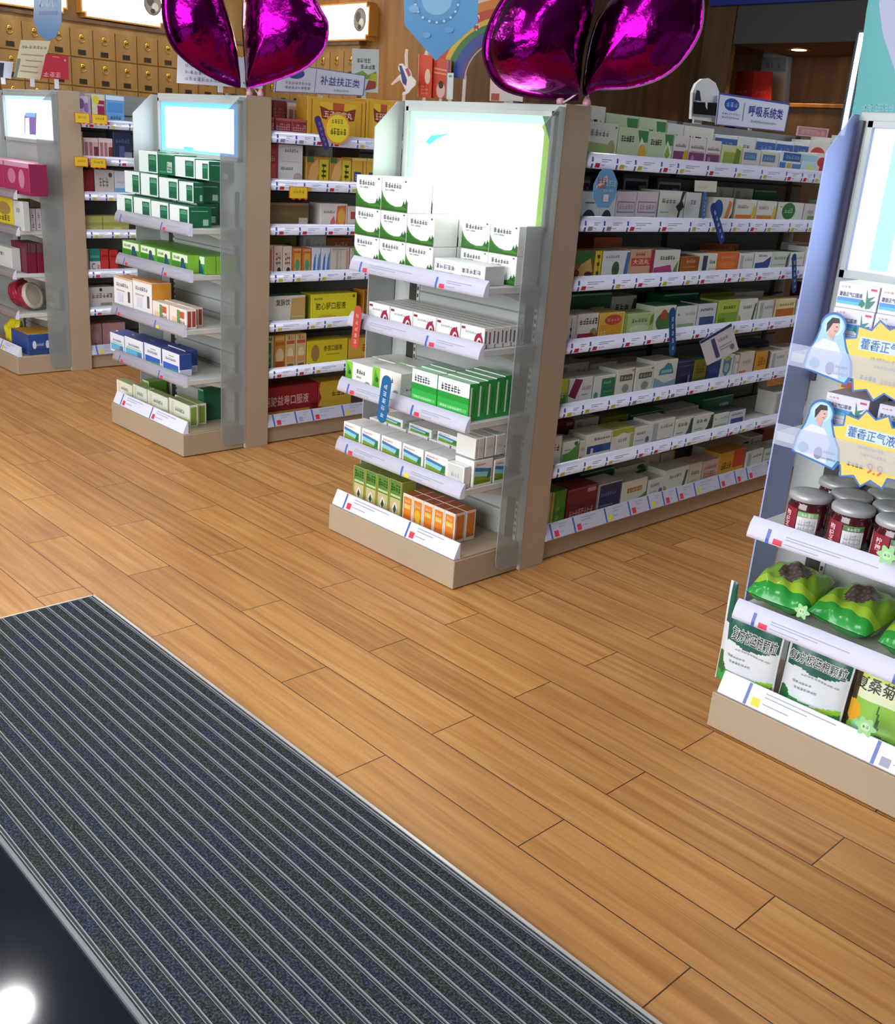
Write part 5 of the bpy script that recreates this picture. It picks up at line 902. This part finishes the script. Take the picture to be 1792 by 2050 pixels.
# white arched stand with dark window
pts = [at(u, v, 0, X1-.02) for u, v in ((1384, 238), (1386, 205), (1387, 185), (1394, 168), (1406, 158), (1420, 157), (1433, 166), (1440, 184), (1441, 246))]
t = board('display_stand', pts, (1, 0, 0), .012, 'e8eaec', [], 'white arched stand with a dark window, next to the round-logo sign', 'stand')
c = sum(pts, Vector())/len(pts); m = MB()
w = [at(u, v, 0, X1-.0075) for u, v in ((1388, 204), (1437, 206), (1436, 232), (1388, 228))]; m.face([p-c for p in w], mat('141517', .3))
w = [at(u, v, 0, X1-.0073) for u, v in ((1391, 200), (1395, 180), (1401, 182), (1404, 203))]; m.face([p-c for p in w], mat('2c3444', .3))
w = [at(u, v, 0, X1-.0071) for u, v in ((1412, 204), (1417, 204), (1416, 220), (1413, 214))]; m.face([p-c for p in w], mat('e8eaec', .3))
m.build('dark_window', t)
m = MB(); zb = min(p.z for p in pts); m.box(-.02, -.03, 1.571-c.z, -.0128, .03, zb-c.z+.02, mat('d8dade', .4)); m.build('clip', t)
# leaflets on the bottle-sign rack
XA = -6.19
q = P4(XA, (42, 80), (101, 82), (80, 160), (27, 154))
standing('leaflet', q, (1, 0, 0), .002, 'cfc8a8', [G(.05, .78, .95, .86, 7, '7a7458'), R(.1, .6, .9, .63, '9a9474'), R(.3, .45, .9, .48, '9a9474'), R(.2, .3, .8, .33, '9a9474'), R(.2, .16, .85, .19, '9a9474'), R(.0, .0, .12, .5, '7a8070')], 'cream leaflet leaning on top of the bottle-sign rack', 'leaflet', 1.571)
q = P4(XA+.05, (92, 108), (137, 113), (138, 160), (82, 156))
standing('leaflet', q, (1, 0, 0), .002, 'b4283c', [R(.3, .9, .6, .94, 'd88a3c'), G(.05, .06, .7, .28, 3, 'e4a0a4'), E(.85, .82, .05, .05, 'd89a9c')], 'red card with pale characters beside the cream leaflet', 'leaflet', 1.571)
q = P4(XA-.04, (-14, 121), (27, 124), (22, 158), (-14, 152))
standing('leaflet', q, (1, 0, 0), .002, 'c4c8d8', [R(0, 0, .55, .9, '2c3040')], 'white card with black panel at the picture edge, bottle-sign rack', 'leaflet', 1.571)
# ---------------------------------------------------------------- herb chest, lit signs and counter at the back
def chest(nm, o, ux, n, ncol, rows, cw, rh, label):
    t = empty(nm, o); tag(t, label, 'medicine chest'); ux, n = Vector(ux), Vector(n); Z = Vector((0, 0, 1))
    bd = MB(); L = ncol*cw
    def bx(mb, x0, x1, z0, z1, d0, d1, m):
        p = [ux*x+Z*z+n*d for d in (d0, d1) for z in (z0, z1) for x in (x0, x1)]
        for qd in ((0, 1, 3, 2), (4, 6, 7, 5), (0, 4, 5, 1), (2, 3, 7, 6), (0, 2, 6, 4), (1, 5, 7, 3)): mb.face([p[i] for i in qd], m)
    zt = rows[0]; bx(bd, 0, L, 0, zt+.03, -.055, 0, WD_L); bx(bd, -.01, L+.01, zt+.03, zt+.055, -.055, .02, WD_D); bd.build('carcass', t)
    gold, plate = mat('d8b04a', .25, .9), mat('2c241c', .4)
    proto = None
    def tree():
        m = MB(); bx(m, .004, cw-.004, .004, rh-.004, 0, .012, WD_L); d = m.build('drawer', t)
        m = MB(); m.lathe([(.018, 0), (.018, .003), (.008, .005)], gold, 14)
        ring = [Vector((.02*_c(a), .02*_s(a)-.022, .006)) for a in [2*math.pi*k/14 for k in range(15)]]; m.tube(ring, .0028, gold, 6)
        me = m.mesh('ring_pull'); rp = bpy.data.objects.new('ring_pull', me); COL.objects.link(rp); rp.parent = d
        rp.matrix_local = Matrix((ux, Z, n)).transposed().to_4x4(); rp.location = ux*cw*.5+Z*rh*.72+n*.0125
        m = MB(); bx(m, cw*.5-.03, cw*.5+.03, rh*.04+.01, rh*.04+.045, .0121, .015, plate); lp = m.build('label_plate', d)
        return d, rp, lp
    for zi in rows[1:]:
        for k in range(ncol):
            if proto is None: proto = tree(); d = proto[0]
            else:
                d = proto[0].copy(); COL.objects.link(d); d.parent = t
                for ch in proto[1:]: c_ = ch.copy(); COL.objects.link(c_); c_.parent = d
            d.location = ux*(cw*k)+Z*zi
    return t
chest('herb_chest', (-8.0, 2.92, 0), (0, 1, 0), (1, 0, 0), 13, [2.07, 1.858, 1.656, 1.454], .178, .2, 'golden wooden herb chest of small drawers along the side wall')
chest('herb_chest', (-7.9, 5.305, 0), (1, 0, 0), (0, -1, 0), 7, [2.07, 1.858, 1.656, 1.454], .178, .2, 'golden wooden herb chest on the back wall behind the balloons')
def litsign(o, ux, n, L, z0, z1, ex, label):
    o, ux, n = Vector(o), Vector(ux), Vector(n); t = empty('lit_sign', o); tag(t, label, 'lit sign', 'lit signs over the herb chests'); Z = Vector((0, 0, 1))
    m = MB(); k = .03
    oct_ = lambda e: [(e+k, z0+e), (L-e-k, z0+e), (L-e-k, z0+e+.03), (L-e, z0+e+.03), (L-e, z1-e-.03), (L-e-k, z1-e-.03), (L-e-k, z1-e), (e+k, z1-e), (e+k, z1-e-.03), (e, z1-e-.03), (e, z0+e+.03), (e+k, z0+e+.03)]
    m.prism(oct_(0), lambda x, z, d: ux*x+Z*z+n*d, -.055, .03, mat('c88a3c', .4)); m.build('case', t)
    m = MB(); m.face([ux*x+Z*z+n*.031 for x, z in oct_(.012)], mat('fff3d2', .5, 0, 3.2)); m.build('face', t)
    m = MB(); cc, cz = L-ex, (z0+z1)/2+.01
    m.ops(lambda x, y, f: ux*(cc+x)+Z*(cz+y)+n*(.0315+f), [E(0, 0, .075, .082, '6a625c'), E(0, 0, .066, .072, '8f857c'), E(-.02, .02, .03, .036, '4f4a4c'), E(.02, -.02, .028, .03, 'd8cfc0'), E(.0, -.05, .02, .018, '3c3636')]); m.build('emblem', t)
litsign((-8.0, 1.9, 0), (0, 1, 0), (1, 0, 0), 1.72, 2.14, 2.5, .2, 'lit cream sign over the side herb chest, at the picture edge')
litsign((-8.0, 3.72, 0), (0, 1, 0), (1, 0, 0), .68, 2.135, 2.44, .1, 'lit cream sign with grey emblem over the side herb chest')
litsign((-7.72, 5.305, 0), (1, 0, 0), (0, -1, 0), 1.2, 2.127, 2.39, .11, 'lit cream sign with grey emblem on the back wall')
cz = 1.69
t = empty('wall_cabinet', (-5.75, 5.1, 0)); tag(t, 'low brown cabinet along the back wall behind the racks', 'cabinet')
m = MB(); m.box(-.83, -.2, 0, .75, .2, cz, WD_B, .004); m.build('body', t)
for k in range(3):
    m = MB(); m.box(-.81+k*.52, -.215, .1, -.31+k*.52, -.2005, cz-.05, WD_D, .003); d = m.build('door', t)
    m = MB(); m.box(-.36+k*.52, -.228, .9, -.35+k*.52, -.2155, 1.05, mat('b8b4a8', .3, .8)); m.build('handle', d)
YB = 4.98
py = lambda Y, *uv: [at(u, v, 1, Y) for u, v in uv]
def onback(nm, uv, Y, col, ops, label, cat, fr=None):
    q = py(Y, *uv)
    t = board(nm, q, (0, -1, 0), .004, col, ops, label, cat, None, fr or quadf(*q)); c = sum(q, Vector())/len(q); zb = min(p.z for p in q)
    if zb > cz+.002: m = MB(); m.box(-.015, .0045, cz-c.z, .015, .01, zb-c.z+.02, mat('d8d0c4', .4)); m.build('prop', t)
    return t
onback('gift_box_board', ((838, 108), (866, 112), (863, 196), (836, 194)), YB, 'd8442c', [R(.0, .0, .06, 1, 'e8a080'), E(.7, .5, .2, .18, 'e4c8b8'), G(.2, .06, .8, .3, 2, 'e88a70')], 'tall red display board beside the dancer cut-out', 'board')
onback('gift_box_board', ((867, 112), (904, 122), (900, 197), (864, 196)), YB+.02, 'cf4a34', [R(.1, .7, .8, .74, 'e89a7c'), R(.1, .6, .8, .64, 'e89a7c'), E(.5, .2, .24, .2, 'e0c0b4'), E(.5, .34, .14, .1, '3a2420'), R(.78, 0, .84, 1, '8a8490'), R(.86, 0, .92, 1, '6a5a8c')], 'orange-red display board under the rainbow arch', 'board')
onback('gift_box_board', ((896, 146), (908, 146), (906, 199), (894, 199)), YB-.03, 'dfe6e4', [E(.5, .88, .3, .05, '8a9098')], 'narrow white card beside the orange-red board', 'card')
dn = [(783, 168), (798, 152), (803, 147), (797, 138), (799, 128), (806, 127), (811, 134), (810, 110), (812, 98), (817, 99), (816, 112), (817, 136), (822, 142), (824, 152), (833, 162), (832, 170), (824, 178), (818, 186), (811, 190), (804, 189), (812, 182), (806, 168), (801, 160), (786, 171)]
q = py(YB-.06, *dn)
def pix(Y, off=0): return lambda x, y: at(x, y, 1, Y)
onback('dancer_cutout', dn, YB-.06, 'ece4e0', [P([(799, 131), (804, 131), (815, 160), (813, 172), (806, 166)], '2c3f7c'), P([(811, 138), (817, 136), (823, 150), (818, 154)], 'b04a5c'), P([(811, 134), (810, 110), (812, 99), (816, 100), (815, 113), (816, 134)], 'e8c4b4'), P([(784, 168), (798, 154), (802, 158), (787, 170)], 'e8c4b4')], 'white dancer cut-out with raised arm and navy vest', 'cut-out', pix(YB-.0605))
arc = lambda r: [(1015+r*1.0*_c(math.radians(a)), 165-r*_s(math.radians(a))) for a in range(90, 176, 5)]
bands = [(168, 'd8823c'), (150, 'cc4a38'), (132, 'd8b83c'), (122, '3f7a4c'), (110, '34509c'), (92, '6a4a7c')]
outl = arc(175)+arc(84)[::-1]
ex = []
for (r0, c0), (r1, _) in zip(bands, bands[1:]+[(86, '')]): ex.append(P(arc(r0)+arc(r1)[::-1], c0))
q = py(YB+.05, *outl)
onback('rainbow_arch', outl, YB+.05, 'e0d4c8', ex+[G(944, 62, 962, 12, 1, 'e8e4e4'), G(946, 60, 960, 16, 1, 'b0483c')], 'rainbow arch board behind the big blue pennant', 'board', pix(YB+.049))
onback('leaflet', ((982, 150), (1048, 158), (1046, 204), (980, 202)), YB+.1, 'e4cfc8', [R(.05, .02, .3, .3, 'b0503c'), R(.35, .05, .95, .3, 'd4d4d0'), G(.3, .6, .9, .7, 6, 'c8a8a0')], 'pale pink card half behind the balloon over the green sign', 'card')
# ---------------------------------------------------------------- pennants hanging from the ceiling
def pennant(pts, n, col, ops, fr, label, strings):
    n = Vector(n); c = sum(pts, Vector())/len(pts); t = board('pennant', pts, n, .002, col, ops, label, 'pennant', 'hanging pennants', fr)
    for s_ in strings: m = MB(); m.tube([s_-c, Vector((s_.x, s_.y, CZ-.001))-c], .0012, mat('c8ccd4', .4), 5); m.build('string', t)
    return t
q = py(4.0, (806, -70), (958, -70), (956, 46), (872, 122), (810, 50)); d_ = (at(880, 20, 1, 4)-EYE); dn_ = (0, -1, 0)
ring = [E(875, 2, 46, 46, '4f90c0'), E(875, 2, 40, 40, '5f9fd0'), E(875, 0, 30, 30, '8cc0e4')]+[E(875+43*_c(math.radians(a)), 2+43*_s(math.radians(a)), 2.6, 2.6, 'bcdcf0') for a in range(10, 180, 20)]+[E(830, 18, 10, 8, '82b4de'), E(855, 70, 8, 6, '7ab0dc'), E(900, 60, 9, 6, '6fa6d8')]
pennant(q, dn_, '5f9fd2', ring, lambda x, y: at(x, y, 1, 3.9995), 'big blue pointed pennant hanging before the rainbow arch', [q[0], q[1]])
q = py(2.9, (68, -60), (122, -60), (123, 45), (112, 74), (95, 82), (78, 70), (67, 42))
pennant(q, dn_, '5a94d2', [G(76, 16, 116, -20, 3, '8cb8e4'), R(78, 22, 114, 30, '4a80c0')], lambda x, y: at(x, y, 1, 2.8995), 'small blue pennant hanging before the herb chest', [q[0], q[1]])
q = py(3.4, (1750, -60), (1850, -60), (1850, 250), (1705, 245), (1715, 170), (1735, 20))
pennant(q, dn_, '5fb4b8', [P([(1768, -50), (1850, -50), (1850, 190), (1795, 150), (1768, 70), (1760, 10)], 'bcbfe0'), G(1724, 224, 1792, 208, 5, '8cc8cc'), G(1724, 240, 1792, 226, 5, '86c4c8'), R(1705, 245, 1800, 236, '55a4a8')], lambda x, y: at(x, y, 1, 3.3995), 'teal pennant with lilac shape hanging over the jar rack', [q[0], q[1]])
# ---------------------------------------------------------------- beyond: lit panel, framed notice, counter
Yl = 7.0
a, q0 = at(1726, 66, 1, Yl), at(1683, 272, 1, Yl); zb = q0.z-.04
t = empty('light_panel', (q0.x, Yl, 0)); tag(t, 'tall white-edged light panel with blue sign at its foot', 'light panel')
m = MB(); m.box(-.02, 0, 0, 1.3, .08, a.z+.02, mat('46505c', .4)); m.build('body', t)
m = MB(); m.box(.0, -.004, zb, .03, -.001, a.z, mat('f2fbff', .5, 0, 6)); m.build('light_edge', t)
m = MB(); m.box(.05, -.003, zb, 1.28, -.001, a.z, mat('58b8c8', .5, 0, .5)); m.build('face', t)
p1, p2 = at(1699, 250, 1, Yl-.01), at(1772, 272, 1, Yl-.01)
m = MB(); m.box(p1.x-q0.x, -.012, p2.z, p2.x-q0.x+.3, -.0045, p1.z+.02, mat('1f7ae0', .5, 0, 1.1)); m.ops(flat((p1.x-q0.x, -.012, p2.z), (p2.x-p1.x, 0, 0), (0, 0, p1.z-p2.z), (0, -1, 0)), [G(.36, .1, .95, .9, 4, 'eafaff')], emit=2.5, eps=.001); m.build('blue_sign', t)
q = py(8.19, (1482, 94), (1587, 98), (1578, 212), (1474, 208))
t = board('framed_notice', q, (0, -1, 0), .02, '8d8f92', [R(.04, .06, .94, .9, 'a4a6aa'), R(.06, .6, .9, .84, '7c7f86'), G(.5, .66, .82, .76, 3, '5a6a8c'), R(.6, .06, .92, .56, 'b8b4aa')], 'white framed notice on the dark far wall', 'notice', None, quadf(*q))
xa, xb = at(1478, 210, 1, 7.75).x, at(1690, 250, 1, 7.75).x; zc = at(1600, 207, 1, 7.75).z
t = empty('pay_counter', ((xa+xb)/2, 7.95, 0)); tag(t, 'brown wooden counter in the dim niche', 'counter')
m = MB(); m.box(-(xb-xa)/2, -.2, 0, (xb-xa)/2, .2, zc-.03, WD_D, .004); m.build('body', t); m = MB(); m.box(-(xb-xa)/2-.02, -.22, zc-.03, (xb-xa)/2+.02, .22, zc, WD_B, .004); m.build('counter_top', t)
for u0, u1, c, lab in ((1466, 1507, '7a1c20', 'dark red booklet standing on the niche counter'), (1508, 1545, 'a02420', 'brighter red booklet standing on the niche counter')):
    q = py(7.85, (u0, 142), (u1, 143), (u1-5, 212), (u0-5, 210)); zlo = zc+.0005
    for i in (2, 3): q[i] = Vector((q[i].x, q[i].y, zlo))
    board('booklet', q, (0, -1, 0), .02, c, [G(.2, .3, .8, .4, 3, 'b8504c')], lab, 'booklet', 'red booklets on the niche counter', quadf(*q))
# ---------------------------------------------------------------- foil balloons
def balloon(outl, centre, p0, ang, T_, label, nr=14, dent=None, grp='purple foil balloons'):
    'puffed foil heart half: outline in a standing plane through p0, turned by ang from facing the viewer'
    n = (EYE-p0); n.z = 0; n.normalize(); n = Matrix.Rotation(ang, 3, 'Z') @ n
    pts = []
    for i in range(len(outl)):
        A, B_, C_, D_ = [Vector(outl[(i+k) % len(outl)]) for k in (-1, 0, 1, 2)]
        for j in range(4):
            t = j/4; pts.append(.5*((2*B_)+(C_-A)*t+(2*A-5*B_+4*C_-D_)*t*t+(3*B_-A-3*C_+D_)*t**3))
    W_ = [atv(p.x, p.y, p0, n) for p in pts]; c = atv(*centre, p0, n); K = len(W_)
    base = empty('foil_balloon', p0); tag(base, label, 'balloon', grp)
    m = MB()
    for s in (1, -1):
        vs = [c-p0+n*s*T_]; fs = []
        for r in range(1, nr+1):
            f = r/nr
            for k, w in enumerate(W_):
                puck = 1+.05*_s(k*1.7)*f**4+.03*_s(k*.9+2)*f**3
                vs.append(c+(w-c)*f-p0+n*s*T_*max(0, (1-f**2.3))**.62*puck)
        for k in range(K): fs.append((0, 1+k, 1+(k+1) % K))
        for r in range(nr-1):
            for k in range(K): a0 = 1+r*K+k; a1 = 1+r*K+(k+1) % K; fs.append((a0, a0+K, a1+K, a1))
        m.raw(vs, fs, M_FOIL, True)
    o = m.build('foil_body', base)
    m = MB()
    for k in range(K):
        a_, b_ = W_[k], W_[(k+1) % K]; m.face([a_-p0, b_-p0, b_+(b_-c).normalized()*.006-p0, a_+(a_-c).normalized()*.006-p0], mat('4f1846', .4, .4), True)
    m.build('seam', base)
    return base, W_, c
def stick(base, p0, top, bottom):
    m = MB(); m.tube([bottom-p0, (bottom+top)/2-p0+Vector((.004, 0, 0)), top-p0], .003, mat('e4d8d8', .3), 8); m.lathe([(.012, 0), (.014, .01), (.006, .03)], mat('d8a0b0', .3), 14, tuple(bottom-p0)); m.build('stick', base)
pb = Vector((-4.02, 2.64, 1.558)); 
top = at(495, 150, 1, 2.64)
L1 = [(470, 172), (430, 157), (385, 130), (350, 98), (333, 62), (326, 15), (333, -50), (362, -105), (402, -115), (432, -60), (448, 10), (462, 55), (473, 105), (479, 150), (480, 172)]
R1 = [(495, 173), (515, 172), (560, 158), (606, 139), (640, 110), (654, 80), (655, 45), (642, 20), (628, -10), (606, -60), (565, -90), (515, -70), (492, -20), (487, 40), (489, 90), (492, 135)]
bl, W1, c1 = balloon(L1, (405, 30), pb, .35, .12, 'purple foil balloon lobe over the blue-rimmed sign, beside the lit emblem sign')
stick(bl, pb, at(488, 165, 1, 2.62), pb+Vector((-.012, -.02, .0005)))
bl, W1, c1 = balloon(R1, (565, 45), pb+Vector((.02, .03, 0)), -.3, .12, 'purple foil balloon lobe over the blue-lit rack, beside the category sign')
stick(bl, pb+Vector((.02, .03, 0)), at(497, 165, 1, 2.66), pb+Vector((.012, .02, .0005)))
pg = Vector((-2.26, 2.64, 1.558))
L2 = [(1150, 198), (1090, 196), (1030, 186), (994, 166), (974, 130), (969, 90), (984, 40), (1015, -12), (1060, -60), (1130, -95), (1182, -70), (1190, 0), (1178, 55), (1166, 100), (1160, 150), (1156, 192)]
R2 = [(1172, 188), (1200, 178), (1260, 174), (1320, 156), (1362, 124), (1396, 75), (1406, 30), (1402, -20), (1374, -62), (1322, -75), (1272, -42), (1228, 0), (1200, 38), (1184, 82), (1175, 125), (1170, 160)]
bl, W1, c1 = balloon(L2, (1080, 75), pg, .25, .19, 'big rounded purple foil balloon lobe over the glowing green sign')
stick(bl, pg, at(1158, 185, 1, 2.62), pg+Vector((-.012, -.02, .0005)))
bl, W1, c1 = balloon(R2, (1290, 60), pg+Vector((.02, .04, 0)), -.3, .12, 'purple foil balloon lobe leaning over the long side of the green-lit rack')
stick(bl, pg+Vector((.02, .04, 0)), at(1178, 180, 1, 2.72), pg+Vector((.036, .05, .0005)))
